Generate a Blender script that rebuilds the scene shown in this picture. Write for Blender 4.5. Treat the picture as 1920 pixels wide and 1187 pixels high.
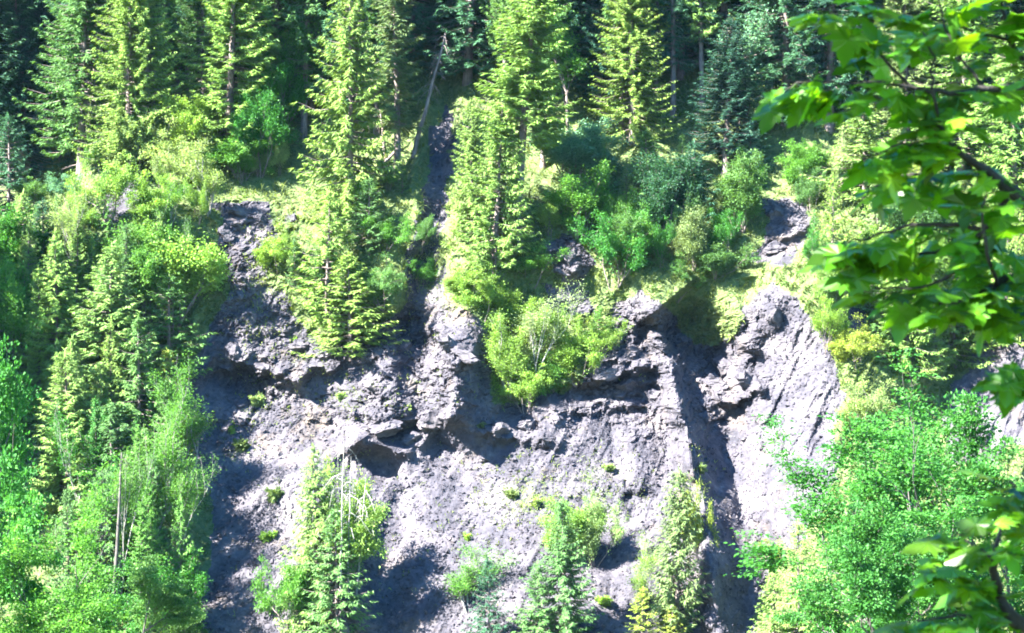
import bpy, math, random
import numpy as np
from mathutils import Vector, Matrix, Euler

random.seed(7)
rng = np.random.default_rng(7)
S = bpy.context.scene
for o in list(bpy.data.objects):
    bpy.data.objects.remove(o)
COL = S.collection
R = math.radians

# ------------------------------------------------------------------ camera, sky, sun, exposure
HFOV = R(30.0)
F = 960.0 / math.tan(HFOV / 2)          # focal length in photograph pixels
cam = bpy.data.cameras.new('camera')
cam.sensor_width = 36.0
cam.lens = 18.0 / math.tan(HFOV / 2)
cam.clip_start = 0.1
cam.clip_end = 3000
cam.dof.use_dof = True
cam.dof.focus_distance = 140.0
cam.dof.aperture_fstop = 7.0
cam_o = bpy.data.objects.new('camera', cam)
cam_o.location = (0, 0, 0)
cam_o.rotation_euler = (R(90), 0, 0)
COL.objects.link(cam_o)
S.camera = cam_o

SUN_EL, SUN_AZ = R(43), R(59)           # height; angle to the left of straight behind the camera
TO_SUN = Vector((-math.sin(SUN_AZ) * math.cos(SUN_EL), -math.cos(SUN_AZ) * math.cos(SUN_EL), math.sin(SUN_EL)))
W = bpy.data.worlds.new('World')
S.world = W
W.use_nodes = True
wn = W.node_tree
bg = wn.nodes['Background']
sky = wn.nodes.new('ShaderNodeTexSky')
sky.sky_type = 'NISHITA'
sky.sun_disc = False
sky.sun_elevation = SUN_EL
sky.sun_rotation = math.atan2(TO_SUN.x, TO_SUN.y)
sky.altitude = 1200
sat = wn.nodes.new('ShaderNodeHueSaturation')     # a deep clear mountain sky
sat.inputs['Saturation'].default_value = 1.5
wn.links.new(sky.outputs[0], sat.inputs['Color'])
wn.links.new(sat.outputs[0], bg.inputs['Color'])
bg.inputs['Strength'].default_value = 0.074
sl = bpy.data.lights.new('sun', 'SUN')
sl.energy = 5.0
sl.angle = R(0.5)
sl.color = (1.0, 0.965, 0.90)
sun = bpy.data.objects.new('sun', sl)
sun.rotation_euler = TO_SUN.to_track_quat('Z', 'Y').to_euler()
COL.objects.link(sun)

S.view_settings.view_transform = 'Standard'
S.view_settings.look = 'None'
S.view_settings.gamma = 1.0
S.view_settings.use_curve_mapping = False
S.view_settings.exposure = 3.75
HAZE = .000028
S.cycles.max_bounces = 6
S.cycles.diffuse_bounces = 4
S.cycles.glossy_bounces = 2
S.cycles.transmission_bounces = 4
S.cycles.use_denoising = True
S.cycles.pixel_filter_type = 'BLACKMAN_HARRIS'
S.cycles.filter_width = 1.8

# ------------------------------------------------------------------ helpers
def mesh_np(name, verts, faces, mat=None, attrs=None, smooth=False):
    """verts (N,3); faces: (M,k) array or a list of such arrays"""
    me = bpy.data.meshes.new(name)
    fl = faces if isinstance(faces, list) else [faces]
    fl = [np.asarray(f, dtype=np.int32) for f in fl if len(f)]
    loops = np.concatenate([f.ravel() for f in fl])
    tot = np.concatenate([np.full(len(f), f.shape[1], dtype=np.int32) for f in fl])
    start = np.concatenate([[0], np.cumsum(tot)[:-1]]).astype(np.int32)
    me.vertices.add(len(verts)); me.loops.add(len(loops)); me.polygons.add(len(tot))
    me.vertices.foreach_set('co', np.asarray(verts, dtype=np.float32).ravel())
    me.loops.foreach_set('vertex_index', loops)
    me.polygons.foreach_set('loop_start', start)
    me.polygons.foreach_set('loop_total', tot)
    me.polygons.foreach_set('use_smooth', np.full(len(tot), smooth, dtype=bool))
    for k, v in (attrs or {}).items():
        a = me.attributes.new(k, 'FLOAT', 'POINT')
        a.data.foreach_set('value', np.asarray(v, dtype=np.float32))
    me.update(calc_edges=True)
    me.validate()
    if mat: me.materials.append(mat)
    return me

def link(name, me, parent=None, loc=None, color=None):
    o = bpy.data.objects.new(name, me)
    COL.objects.link(o)
    if parent is not None: o.parent = parent
    if loc is not None: o.location = loc
    if color is not None: o.color = (*color, 1)
    return o

def tag(o, label=None, cat=None, group=None, kind=None):
    if label: o['label'] = label
    if cat: o['category'] = cat
    if group: o['group'] = group
    if kind: o['kind'] = kind
    return o

def hash3(i, j, k, seed):
    h = (i.astype(np.int64) * 73856093) ^ (j.astype(np.int64) * 19349663) ^ (k.astype(np.int64) * 83492791) ^ (seed * 2654435761)
    h = (h ^ (h >> 13)) * 1274126177 & 0x7fffffff
    h = (h ^ (h >> 16)) * 668265263 & 0x7fffffff
    return ((h ^ (h >> 15)) & 0xffff) / 65535.0

def vnoise(x, y, z=None, seed=1):
    """value noise in [-1,1]"""
    x = np.asarray(x, float); y = np.asarray(y, float)
    z = np.zeros_like(x) if z is None else np.asarray(z, float)
    i, j, k = np.floor(x), np.floor(y), np.floor(z)
    fx, fy, fz = x - i, y - j, z - k
    fx, fy, fz = [t * t * t * (t * (t * 6 - 15) + 10) for t in (fx, fy, fz)]
    i, j, k = i.astype(np.int64), j.astype(np.int64), k.astype(np.int64)
    def c(a, b, d): return hash3(i + a, j + b, k + d, seed)
    x00 = c(0,0,0) * (1 - fx) + c(1,0,0) * fx
    x10 = c(0,1,0) * (1 - fx) + c(1,1,0) * fx
    x01 = c(0,0,1) * (1 - fx) + c(1,0,1) * fx
    x11 = c(0,1,1) * (1 - fx) + c(1,1,1) * fx
    return ((x00 * (1 - fy) + x10 * fy) * (1 - fz) + (x01 * (1 - fy) + x11 * fy) * fz) * 2 - 1

def fbm(x, y, oct=4, seed=1, ridged=False, gain=.5):
    s = np.zeros(np.shape(x)); a = 1.0; t = 0
    ca, sa = math.cos(.6), math.sin(.6)
    for o in range(oct):
        n = vnoise(x, y, seed=seed + o * 17)
        s += a * ((1 - np.abs(n)) * 2 - 1 if ridged else n)
        t += a; a *= gain
        x, y = (x * ca - y * sa) * 2.03 + 11.3, (x * sa + y * ca) * 2.03 - 7.1
    return s / t

def smooth(a, b, v):
    t = np.clip((v - a) / (b - a), 0, 1)
    return t * t * (3 - 2 * t)

def cells(x, y, seed=3):
    """voronoi: distance to nearest point, id value of nearest cell, edge distance"""
    i0, j0 = np.floor(x).astype(np.int64), np.floor(y).astype(np.int64)
    d1 = np.full(x.shape, 9.0); d2 = np.full(x.shape, 9.0); idv = np.zeros(x.shape)
    zz = np.zeros_like(i0)
    for di in (-1, 0, 1):
        for dj in (-1, 0, 1):
            i, j = i0 + di, j0 + dj
            px = i + hash3(i, j, zz, seed); py = j + hash3(i, j, zz, seed + 5)
            d = np.hypot(px - x, py - y)
            near = d < d1
            d2 = np.where(near, d1, np.minimum(d2, d))
            idv = np.where(near, hash3(i, j, zz, seed + 9), idv)
            d1 = np.where(near, d, d1)
    return d1, idv, d2 - d1

# ------------------------------------------------------------------ materials
def nodemat(name):
    m = bpy.data.materials.new(name); m.use_nodes = True
    nt = m.node_tree; nt.nodes.clear()
    out = nt.nodes.new('ShaderNodeOutputMaterial')
    return m, nt, out

def N(nt, typ, **kw):
    n = nt.nodes.new(typ)
    for k, v in kw.items():
        if k in n.inputs: n.inputs[k].default_value = v
        else: setattr(n, k, v)
    return n

def ramp(nt, stops, src, interp='LINEAR'):
    r = nt.nodes.new('ShaderNodeValToRGB'); r.color_ramp.interpolation = interp
    e = r.color_ramp.elements
    while len(e) < len(stops): e.new(.5)
    for el, (p, c) in zip(e, stops):
        el.position = p; el.color = (*c, 1) if len(c) == 3 else c
    nt.links.new(src, r.inputs[0])
    return r

def foliage_mat(name, transl=.35, gloss=.25, rough=.5, tcol=(1.15, 1.15, .6), veins=False):
    m, nt, out = nodemat(name); L = nt.links.new
    oi = N(nt, 'ShaderNodeObjectInfo')
    at = N(nt, 'ShaderNodeAttribute', attribute_name='tint')
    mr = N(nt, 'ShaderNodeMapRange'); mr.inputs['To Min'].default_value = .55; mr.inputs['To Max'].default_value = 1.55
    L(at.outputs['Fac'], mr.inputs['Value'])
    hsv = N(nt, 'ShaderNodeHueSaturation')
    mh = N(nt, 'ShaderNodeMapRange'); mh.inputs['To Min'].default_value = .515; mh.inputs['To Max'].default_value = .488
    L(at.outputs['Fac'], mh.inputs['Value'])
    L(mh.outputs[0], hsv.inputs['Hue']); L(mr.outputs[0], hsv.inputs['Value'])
    L(oi.outputs['Color'], hsv.inputs['Color'])
    p = N(nt, 'ShaderNodeBsdfPrincipled', Roughness=rough)
    p.inputs['Specular IOR Level'].default_value = gloss
    L(hsv.outputs[0], p.inputs['Base Color'])
    t = N(nt, 'ShaderNodeBsdfTranslucent')
    mx = N(nt, 'ShaderNodeMix', data_type='RGBA', blend_type='MULTIPLY'); mx.inputs[0].default_value = 1
    mx.clamp_result = False
    L(hsv.outputs[0], mx.inputs[6]); mx.inputs[7].default_value = (*[c * 1.4 for c in tcol], 1)
    L(mx.outputs[2], t.inputs['Color'])
    ms = N(nt, 'ShaderNodeMixShader'); ms.inputs[0].default_value = transl
    L(p.outputs[0], ms.inputs[1]); L(t.outputs[0], ms.inputs[2]); L(ms.outputs[0], out.inputs['Surface'])
    return m

M_needle = foliage_mat('spruce_needles', .25, .2, .6)
M_leaf = foliage_mat('broad_leaves', .42, .18, .5)
M_maple = foliage_mat('maple_leaves', .5, .45, .35, tcol=(1.5, 1.25, .25))
M_grass = foliage_mat('grass_blades', .35, .2, .5)

def bark_mat(name, dark, light, scale=6.0, stretch=.25):
    m, nt, out = nodemat(name); L = nt.links.new
    tc = N(nt, 'ShaderNodeTexCoord'); mp = N(nt, 'ShaderNodeMapping'); mp.inputs['Scale'].default_value = (1, 1, stretch)
    L(tc.outputs['Object'], mp.inputs[0])
    n = N(nt, 'ShaderNodeTexNoise', Scale=scale, Detail=6.0, Roughness=.7); L(mp.outputs[0], n.inputs['Vector'])
    r = ramp(nt, [(.35, dark), (.65, light)], n.outputs['Fac'])
    p = N(nt, 'ShaderNodeBsdfPrincipled', Roughness=.9); L(r.outputs[0], p.inputs['Base Color'])
    b = N(nt, 'ShaderNodeBump', Strength=.6, Distance=.05); L(n.outputs['Fac'], b.inputs['Height']); L(b.outputs[0], p.inputs['Normal'])
    L(p.outputs[0], out.inputs['Surface'])
    return m
M_bark = bark_mat('spruce_bark', (.055, .042, .038), (.19, .150, .135))
M_pale = bark_mat('pale_bark', (.10, .095, .085), (.28, .265, .24), 5.0, .6)
M_dead = bark_mat('dead_wood', (.12, .09, .075), (.26, .21, .18), 8.0, .15)
M_dark = bark_mat('dark_bark', (.008, .007, .006), (.026, .022, .019), 14.0, .3)

M_grey = bark_mat('grey_bark', (.030, .027, .024), (.095, .085, .075), 7.0, .3)
def shale_mat(name, veg=True):
    """dark layered shale with pale broken faces; vertex attribute 'grass' blends in turf, 'loose' fine scree"""
    m, nt, out = nodemat(name); L = nt.links.new
    tc = N(nt, 'ShaderNodeTexCoord')
    n1 = N(nt, 'ShaderNodeTexNoise', Scale=.35, Detail=8.0, Roughness=.62); L(tc.outputs['Object'], n1.inputs['Vector'])
    n2 = N(nt, 'ShaderNodeTexNoise', Scale=2.2, Detail=8.0, Roughness=.7); L(tc.outputs['Object'], n2.inputs['Vector'])
    n3 = N(nt, 'ShaderNodeTexVoronoi', Scale=2.6); n3.feature = 'F1'
    mp = N(nt, 'ShaderNodeMapping'); mp.inputs['Scale'].default_value = (1, 1, 1.5); mp.inputs['Rotation'].default_value = (0, R(25), 0)
    nd = N(nt, 'ShaderNodeTexNoise', Scale=1.2, Detail=3.0); L(tc.outputs['Object'], nd.inputs['Vector'])
    va = N(nt, 'ShaderNodeVectorMath', operation='MULTIPLY_ADD'); L(nd.outputs['Color'], va.inputs[0]); va.inputs[1].default_value = (.8, .8, .8); L(tc.outputs['Object'], va.inputs[2])
    L(va.outputs[0], mp.inputs[0]); L(mp.outputs[0], n3.inputs['Vector'])
    r1 = ramp(nt, [(.3, (.026, .026, .034)), (.48, (.048, .045, .054)), (.70, (.094, .086, .091))], n1.outputs['Fac'])
    r2 = ramp(nt, [(.3, (.62, .62, .65)), (.55, (1, 1, 1)), (.75, (1.4, 1.34, 1.3))], n2.outputs['Fac'])
    mx = N(nt, 'ShaderNodeMix', data_type='RGBA', blend_type='MULTIPLY'); mx.inputs[0].default_value = 1
    L(r1.outputs[0], mx.inputs[6]); L(r2.outputs[0], mx.inputs[7])
    # chips of different tone
    rc = ramp(nt, [(0, (.66, .66, .71)), (1, (1.36, 1.31, 1.27))], n3.outputs['Color'])
    mx2 = N(nt, 'ShaderNodeMix', data_type='RGBA', blend_type='MULTIPLY'); mx2.inputs[0].default_value = .8
    L(mx.outputs[2], mx2.inputs[6]); L(rc.outputs[0], mx2.inputs[7])
    col = mx2.outputs[2]
    ns = N(nt, 'ShaderNodeTexNoise', Scale=.22, Detail=9.0, Roughness=.72); L(va.outputs[0], ns.inputs['Vector'])
    rs = ramp(nt, [(.55, (0, 0, 0)), (.72, (.75, .75, .75))], ns.outputs['Fac'])
    ms_ = N(nt, 'ShaderNodeMix', data_type='RGBA'); L(rs.outputs[0], ms_.inputs[0]); L(col, ms_.inputs[6]); ms_.inputs[7].default_value = (.110, .084, .058, 1)
    nl = N(nt, 'ShaderNodeTexNoise', Scale=1.1, Detail=9.0, Roughness=.75); L(tc.outputs['Object'], nl.inputs['Vector'])
    rl = ramp(nt, [(.60, (0, 0, 0)), (.70, (.8, .8, .8))], nl.outputs['Fac'])
    ml = N(nt, 'ShaderNodeMix', data_type='RGBA'); L(rl.outputs[0], ml.inputs[0]); L(ms_.outputs[2], ml.inputs[6]); ml.inputs[7].default_value = (.165, .158, .148, 1)
    col = ml.outputs[2]
    p = N(nt, 'ShaderNodeBsdfPrincipled', Roughness=.85)
    p.inputs['Specular IOR Level'].default_value = .25
    if veg:
        at = N(nt, 'ShaderNodeAttribute', attribute_name='grass')
        ng = N(nt, 'ShaderNodeTexNoise', Scale=1.3, Detail=7.0, Roughness=.75); L(tc.outputs['Object'], ng.inputs['Vector'])
        mth = N(nt, 'ShaderNodeMath', operation='MULTIPLY_ADD'); L(ng.outputs['Fac'], mth.inputs[0]); mth.inputs[1].default_value = 1.2; 
        sb = N(nt, 'ShaderNodeMath', operation='SUBTRACT'); L(at.outputs['Fac'], sb.inputs[0]); sb.inputs[1].default_value = .6
        L(sb.outputs[0], mth.inputs[2])
        rg = ramp(nt, [(.42, (0, 0, 0)), (.56, (1, 1, 1))], mth.outputs[0])
        gcol = ramp(nt, [(.3, (.030, .050, .016)), (.5, (.065, .095, .028)), (.7, (.125, .135, .050))], n2.outputs['Fac'])
        mg = N(nt, 'ShaderNodeMix', data_type='RGBA'); L(rg.outputs[0], mg.inputs[0]); L(col, mg.inputs[6]); L(gcol.outputs[0], mg.inputs[7])
        col = mg.outputs[2]
    L(col, p.inputs['Base Color'])
    add = N(nt, 'ShaderNodeMath', operation='MULTIPLY_ADD'); L(n3.outputs['Distance'], add.inputs[0]); add.inputs[1].default_value = -.5; L(n2.outputs['Fac'], add.inputs[2])
    b = N(nt, 'ShaderNodeBump', Strength=.8, Distance=.13); L(add.outputs[0], b.inputs['Height']); L(b.outputs[0], p.inputs['Normal'])
    L(p.outputs[0], out.inputs['Surface'])
    return m
M_shale = shale_mat('shale_and_turf')
M_rock = shale_mat('shale_rock', veg=False)

def ground_mat():
    m, nt, out = nodemat('meadow'); L = nt.links.new
    tc = N(nt, 'ShaderNodeTexCoord'); n = N(nt, 'ShaderNodeTexNoise', Scale=.2, Detail=8.0, Roughness=.7); L(tc.outputs['Object'], n.inputs['Vector'])
    r = ramp(nt, [(.3, (.035, .060, .018)), (.7, (.075, .105, .035))], n.outputs['Fac'])
    p = N(nt, 'ShaderNodeBsdfPrincipled', Roughness=.9); L(r.outputs[0], p.inputs['Base Color']); L(p.outputs[0], out.inputs['Surface'])
    return m
M_ground = ground_mat()

# ------------------------------------------------------------------ the hillside: y as a function of (x, z), so ledges may overhang
ZB = np.array([-60, -34, -24, -10, -6, -2, 4, 8, 14, 30, 70, 130.])
YB = np.array([78, 108, 121, 137, 141, 144, 146.5, 149.5, 156, 172, 214, 270.])
def base_y(z): return np.interp(z, ZB, YB)

def plane_pt(px, py):
    y = 145.0
    for _ in range(30):
        y = .5 * y + .5 * float(base_y((593.5 - py) / F * y))
    return ((px - 960) / F * y, (593.5 - py) / F * y)

_pc = {}
def poly(pts):
    k = tuple(pts)
    if k not in _pc: _pc[k] = np.array([plane_pt(*p) for p in pts])
    return _pc[k]

def seg_dist(x, z, P):
    """distance to polyline, signed side (right of travel +), param 0..1"""
    best = np.full(x.shape, 1e9); par = np.zeros(x.shape); side = np.zeros(x.shape)
    n = len(P) - 1
    for i in range(n):
        a, b = P[i], P[i + 1]; d = b - a; l2 = d @ d
        t = np.clip(((x - a[0]) * d[0] + (z - a[1]) * d[1]) / l2, 0, 1)
        dx, dz = x - a[0] - t * d[0], z - a[1] - t * d[1]
        q = np.hypot(dx, dz); m = q < best
        best = np.where(m, q, best); par = np.where(m, (i + t) / n, par)
        side = np.where(m, np.sign(d[0] * (z - a[1]) - d[1] * (x - a[0])), side)
    return best, side, par

def inside(px, py, P):
    r = np.zeros(px.shape, bool); n = len(P)
    for i in range(n):
        x0, y0 = P[i]; x1, y1 = P[(i + 1) % n]
        c = ((y0 > py) != (y1 > py)) & (px < (x1 - x0) * (py - y0) / ((y1 - y0) or 1e-9) + x0)
        r ^= c
    return r

def ridge(x, z, pts, w, h, sharp=2.0, fade=.12):
    d, s, t = seg_dist(x, z, poly(pts))
    return h * np.exp(-(d / w) ** sharp) * np.clip(np.minimum(t, 1 - t) / fade, .0, 1) ** .5

def scarp(x, z, pts, h, wl, wr, fade=.15):
    """a crest that falls gently to the left of its line and steeply to the right"""
    d, s, t = seg_dist(x, z, poly(pts))
    d = d + .25 * vnoise(x * 1.1, z * 1.1, seed=41)
    return h * np.where(s > 0, np.exp(-(np.abs(d) / wl) ** 2), np.exp(-(np.abs(d) / wr) ** 2)) * np.clip(np.minimum(t * 2, (1 - t) * 2) / fade, 0, 1) ** .7

def lip(x, z, pts, amp, up, down=.35):
    """a ledge: rock stands out above the line and is cut back under it"""
    P = poly(pts); o = np.argsort(P[:, 0]); X, Z = P[o, 0], P[o, 1]
    wob = .5 * vnoise(x * .9, x * 0 + 3.1, seed=44) + .3 * vnoise(x * 2.3, x * 0 + 1.7, seed=45)
    s = z - np.interp(x, X, Z) - wob
    e = smooth(X[0] - .8, X[0] + 1.2, x) * smooth(X[-1] + .8, X[-1] - 1.2, x)
    return amp * e * np.where(s > 0, np.exp(-s / up), np.exp(s / down))

def cliff_mask(x, z):
    yy = base_y(z); px = 960 + F * x / yy; py = 593.5 - F * z / yy
    wob = 34 * fbm(x * .35, z * .35, 3, seed=29)
    m = smooth(540, 600, py) * smooth(830, 770, py + wob) * smooth(390, 430, px) * smooth(1470 + wob, 1420 + wob, px)
    m = np.maximum(m, smooth(360, 390, py) * smooth(640, 560, py) * smooth(400, 430, px) * smooth(580, 520, px))
    m = np.maximum(m, smooth(360, 380, py) * smooth(520, 490, py) * smooth(1410, 1440, px) * smooth(1530, 1500, px))
    m = np.maximum(m, smooth(430, 460, py) * smooth(540, 510, py) * smooth(1020, 1040, px) * smooth(1110, 1080, px))
    return m

def hill_y(x, z, fine=True):
    x = np.asarray(x, float); z = np.asarray(z, float)
    yy = base_y(z); px = 960 + F * x / yy; py = 593.5 - F * z / yy
    b = np.zeros(x.shape)
    # spur that carries the trees on the left
    edge = np.interp(py, [300, 400, 500, 600, 700, 800, 900, 1187], [330, 400, 400, 375, 352, 352, 365, 350])
    b += 3.0 * smooth(edge + 45, edge - 60, px) * smooth(330, 470, py)
    b += 3.0 * smooth(560, 250, px) * smooth(60, 160, px) * smooth(180, 300, py) * smooth(520, 420, py)
    b -= 9.0 * smooth(190, 90, px) * smooth(420, 330, py)
    # central chute with the ribs on its sides
    b -= ridge(x, z, [(842, 120), (822, 250), (815, 330), (815, 430), (800, 520), (775, 600), (783, 700), (805, 800)], 1.2, 1.8, 3)
    b += ridge(x, z, [(740, 330), (740, 430), (735, 520), (735, 600)], 2.6, 1.6)
    b += ridge(x, z, [(950, 300), (930, 430), (900, 530), (870, 600), (840, 700), (830, 790)], 2.4, 2.2)
    b += ridge(x, z, [(700, 640), (720, 720), (730, 800)], 1.8, 1.5)
    # lower gully
    b -= ridge(x, z, [(670, 830), (730, 930), (700, 1040), (715, 1130), (720, 1300)], 2.0, 2.2, 3)
    b += ridge(x, z, [(560, 850), (610, 980), (600, 1187)], 3.0, 2.2)
    # right gully, its crest on the left and the bright face on its right
    b += scarp(x, z, [(1190, 480), (1215, 560), (1240, 640), (1262, 720), (1283, 790), (1303, 900), (1320, 980), (1335, 1080), (1350, 1190), (1360, 1330)], 7.0, 4.5, .9, .75)
    b += scarp(x, z, [(690, 800), (668, 850), (672, 930), (650, 1020), (650, 1260)], 2.8, 3.5, .7)
    b += scarp(x, z, [(800, 180), (790, 260), (785, 340), (790, 420), (770, 480)], 1.5, 2.0, .6)
    b += scarp(x, z, [(388, 430), (400, 520), (380, 600), (368, 700), (372, 800)], 1.6, 3.0, .8)
    b += scarp(x, z, [(1405, 540), (1418, 600), (1400, 660)], 1.6, 1.4, .5)
    b += scarp(x, z, [(1157, 780), (1165, 850), (1178, 930)], 1.0, 1.6, .35)
    b -= ridge(x, z, [(1240, 570), (1312, 660), (1345, 780), (1372, 920), (1415, 1050), (1425, 1250)], 2.9, 7.5, 2.5)
    b += ridge(x, z, [(1470, 470), (1520, 560), (1560, 680), (1565, 800), (1540, 920), (1500, 1040), (1480, 1250)], 4.6, 4.6)
    b -= ridge(x, z, [(1400, 520), (1415, 600), (1420, 700)], .9, 1.2)
    b -= ridge(x, z, [(1860, 620), (1800, 720), (1740, 830)], 2.2, 2.0)
    # minor ribs and runnels of the scree
    b -= ridge(x, z, [(1150, 770), (1163, 850), (1180, 930), (1190, 980)], .55, .8)
    b -= ridge(x, z, [(1120, 960), (1150, 1080), (1165, 1187)], .8, .7)
    b += ridge(x, z, [(930, 850), (1000, 980), (990, 1080)], 2.6, .7)
    b -= ridge(x, z, [(1360, 840), (1390, 930), (1400, 1000)], .35, .4)
    b -= ridge(x, z, [(1470, 700), (1430, 850), (1410, 960)], .4, .4)
    # ledges of the rock band
    b += lip(x, z, [(400, 700), (450, 690), (540, 705), (600, 690), (650, 675)], 2.0, 4.0)
    b += lip(x, z, [(640, 800), (690, 822), (750, 838), (800, 820), (850, 780), (885, 745)], 1.9, 4.0, .8)
    b += lip(x, z, [(820, 700), (860, 690), (905, 650)], 1.6, 1.8)
    b += lip(x, z, [(895, 815), (950, 835), (1010, 812)], 1.3, 1.0)
    b += lip(x, z, [(1000, 748), (1060, 752), (1130, 752), (1200, 760), (1270, 765)], 1.9, 3.0, .6)
    b -= ridge(x, z, [(990, 745), (1060, 735), (1140, 740), (1240, 755)], 1.7, 2.4)  # hollow shaped in to darken the slope below the ledge shrubs
    b += lip(x, z, [(1030, 705), (1100, 700), (1170, 690), (1245, 680)], 1.7, 2.2)  # upper lip added to throw shade over that hollow
    b += ridge(x, z, [(700, 690), (760, 740), (770, 800)], 2.4, 1.5)
    b += scarp(x, z, [(835, 610), (850, 660), (866, 710), (858, 765), (828, 830)], 2.4, 2.6, .5, .4)
    b += scarp(x, z, [(1000, 750), (1020, 790), (1012, 840)], 1.5, 1.4, .35, .4)
    b -= ridge(x, z, [(395, 690), (440, 715), (505, 725)], 1.5, 1.8)
    b -= ridge(x, z, [(655, 860), (700, 870), (735, 900)], 1.3, 1.4)
    b += lip(x, z, [(1325, 725), (1360, 745), (1425, 742)], 1.9, 2.2)
    b += lip(x, z, [(1270, 640), (1330, 645), (1400, 610)], 1.4, 2.4)
    b += lip(x, z, [(640, 655), (690, 640), (750, 590)], 1.2, 2.0)
    b += lip(x, z, [(1430, 445), (1480, 450), (1525, 430)], 1.0, 1.6)
    b += lip(x, z, [(1420, 500), (1470, 505), (1500, 490)], .8, 1.4)
    b += lip(x, z, [(390, 415), (440, 425), (500, 415)], 1.0, 1.6)
    b += lip(x, z, [(1020, 490), (1060, 505), (1100, 500)], 1.0, 1.4)
    # broad unevenness
    b += 1.3 * fbm(x * .07, z * .07, 3, seed=5) + .5 * fbm(x * .25, z * .18, 3, seed=9)
    if fine:
        cm = cliff_mask(x, z) * np.clip(.75 + .9 * fbm(x * .22, z * .22, 2, seed=30), .15, 1.15)
        wx = x + 1.1 * fbm(x * .6, z * .6, 2, seed=31); wz = z + 1.1 * fbm(x * .6, z * .6, 2, seed=32)
        u = wx * .94 + wz * .3; v = wz * .94 - wx * .3             # dipping strata
        b += cm * (.85 * fbm(x * .38, z * .5, 5, seed=21, ridged=True, gain=.58))
        d, idv, e = cells(u * .7, v * .95, 3)
        b += cm * (.45 * (idv - .5) - .22 * smooth(.12, 0, e))
        d, idv, e = cells(u * 1.6 + 7, v * 2.0, 8)
        b += cm * (.50 * (idv - .5) - .16 * smooth(.14, 0, e))
        d, idv, e = cells(x * 3.4 + 3, z * 3.6, 18)
        b += np.clip(cm, 0, 1) * (.20 * (idv - .5))
        sc = np.clip(1 - cm, 0, 1)
        p = x * .86 - z * .5; q = x * .5 + z * .86                 # scree runs down to the left
        b += sc * (.34 * fbm(p * .40, q * .13, 3, seed=51) + .06 * fbm(x * 2.0, z * 1.8, 4, seed=61, ridged=True))
        b += sc * .42 * np.maximum(-.1, fbm(p * .75, q * .11, 4, seed=53, ridged=True)) * smooth(-.35, .25, fbm(x * .12, z * .12, 2, seed=54))
        b += sc * .10 * fbm(p * 2.6, q * .5, 3, seed=57)
        d, idv, e = cells(x * 1.5, z * 1.8, 12)
        b += sc * np.where(idv > .85, .24, .02) * np.maximum(0, .45 - d)
        d, idv, e = cells(x * 3.6, z * 4.2, 13)
        b += sc * np.where(idv > .6, .09, .03) * np.maximum(0, .5 - d)
        fl = smooth(1400, 1440, px) * smooth(560, 640, py)         # runnels of the bright face
        b += fl * .55 * fbm(p * 1.1, q * .2, 4, seed=71, ridged=True)
    return yy - b

BARE = [
 [(432, 560), (400, 640), (362, 720), (365, 800), (382, 880), (395, 1000), (360, 1230), (1420, 1230), (1450, 1060), (1500, 1000), (1540, 880), (1560, 700),
  (1512, 580), (1440, 530), (1400, 560), (1395, 625), (1300, 650), (1270, 600), (1200, 560), (1150, 570), (1150, 640), (1090, 720), (1000, 760), (930, 745),
  (915, 620), (850, 560), (830, 470), (842, 380), (846, 250), (840, 180), (806, 222), (800, 300), (796, 400), (770, 470), (770, 560), (740, 610), (660, 660), (610, 650),
  (560, 600), (545, 560), (510, 540), (520, 470), (510, 385), (410, 385), (425, 470)],
 [(1790, 720), (1850, 640), (1990, 590), (1990, 830), (1780, 860)],
 [(1425, 370), (1520, 385), (1525, 440), (1480, 500), (1410, 500), (1435, 440)],
 [(1030, 455), (1060, 450), (1110, 510), (1060, 540), (1030, 500)],
 [(1010, 520), (1100, 540), (1110, 590), (1030, 590)],
 [(225, 320), (260, 320), (275, 380), (240, 440), (215, 420)],
 [(1590, 560), (1620, 590), (1600, 640), (1570, 600)],
]
def bare_mask(x, z):
    yy = base_y(z); px = 960 + F * x / yy; py = 593.5 - F * z / yy
    wx = px + 22 * fbm(x * .5, z * .5, 3, seed=81); wy = py + 22 * fbm(x * .5, z * .5, 3, seed=82)
    r = np.zeros(x.shape, bool)
    for P in BARE: r |= inside(wx, wy, P)
    return r

def axis(*spans):
    out = []
    for a, b, s in spans: out.append(np.arange(a, b, s))
    return np.concatenate(out)
gx = axis((-180, -60, 4), (-60, -44, .8), (-44, 46, .15), (46, 62, .8), (62, 184, 4))
gz = axis((-58, -24, 1.5), (-24, 8, .095), (8, 14, .16), (14, 32, .4), (32, 128, 3))
X, Z = np.meshgrid(gx, gz)
xf, zf = X.ravel(), Z.ravel()
yf = hill_y(xf, zf)
xf2 = xf + .18 * cliff_mask(xf, zf) * fbm(xf * 1.4, zf * 1.4, 2, seed=91)
bare = bare_mask(xf, zf)
gr = np.where(bare, .12, .95)
yyb = base_y(zf); pxv = 960 + F * xf / yyb; pyv = 593.5 - F * zf / yyb
def blob(cx, cy, rx, ry, a): return a * np.exp(-(((pxv - cx) / rx) ** 2 + ((pyv - cy) / ry) ** 2))
for c in [(520, 500, 50, 60, .45), (480, 600, 50, 50, .25), (985, 930, 70, 50, .38), (1130, 930, 40, 60, .33), (470, 780, 30, 40, .3), (440, 850, 30, 30, .3),
          (800, 500, 45, 70, .42), (650, 740, 30, 30, .3), (1310, 900, 20, 70, .35), (1440, 1040, 40, 30, .4), (870, 560, 40, 40, .4), (760, 620, 30, 40, .25), (900, 1010, 60, 30, .2)]:
    gr = gr + np.where(bare, blob(*c), 0)
nx, nz = len(gx), len(gz)
ii = (np.arange(nz - 1)[:, None] * nx + np.arange(nx - 1)[None, :]).ravel()
quads = np.stack([ii, ii + 1, ii + nx + 1, ii + nx], 1)
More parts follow.
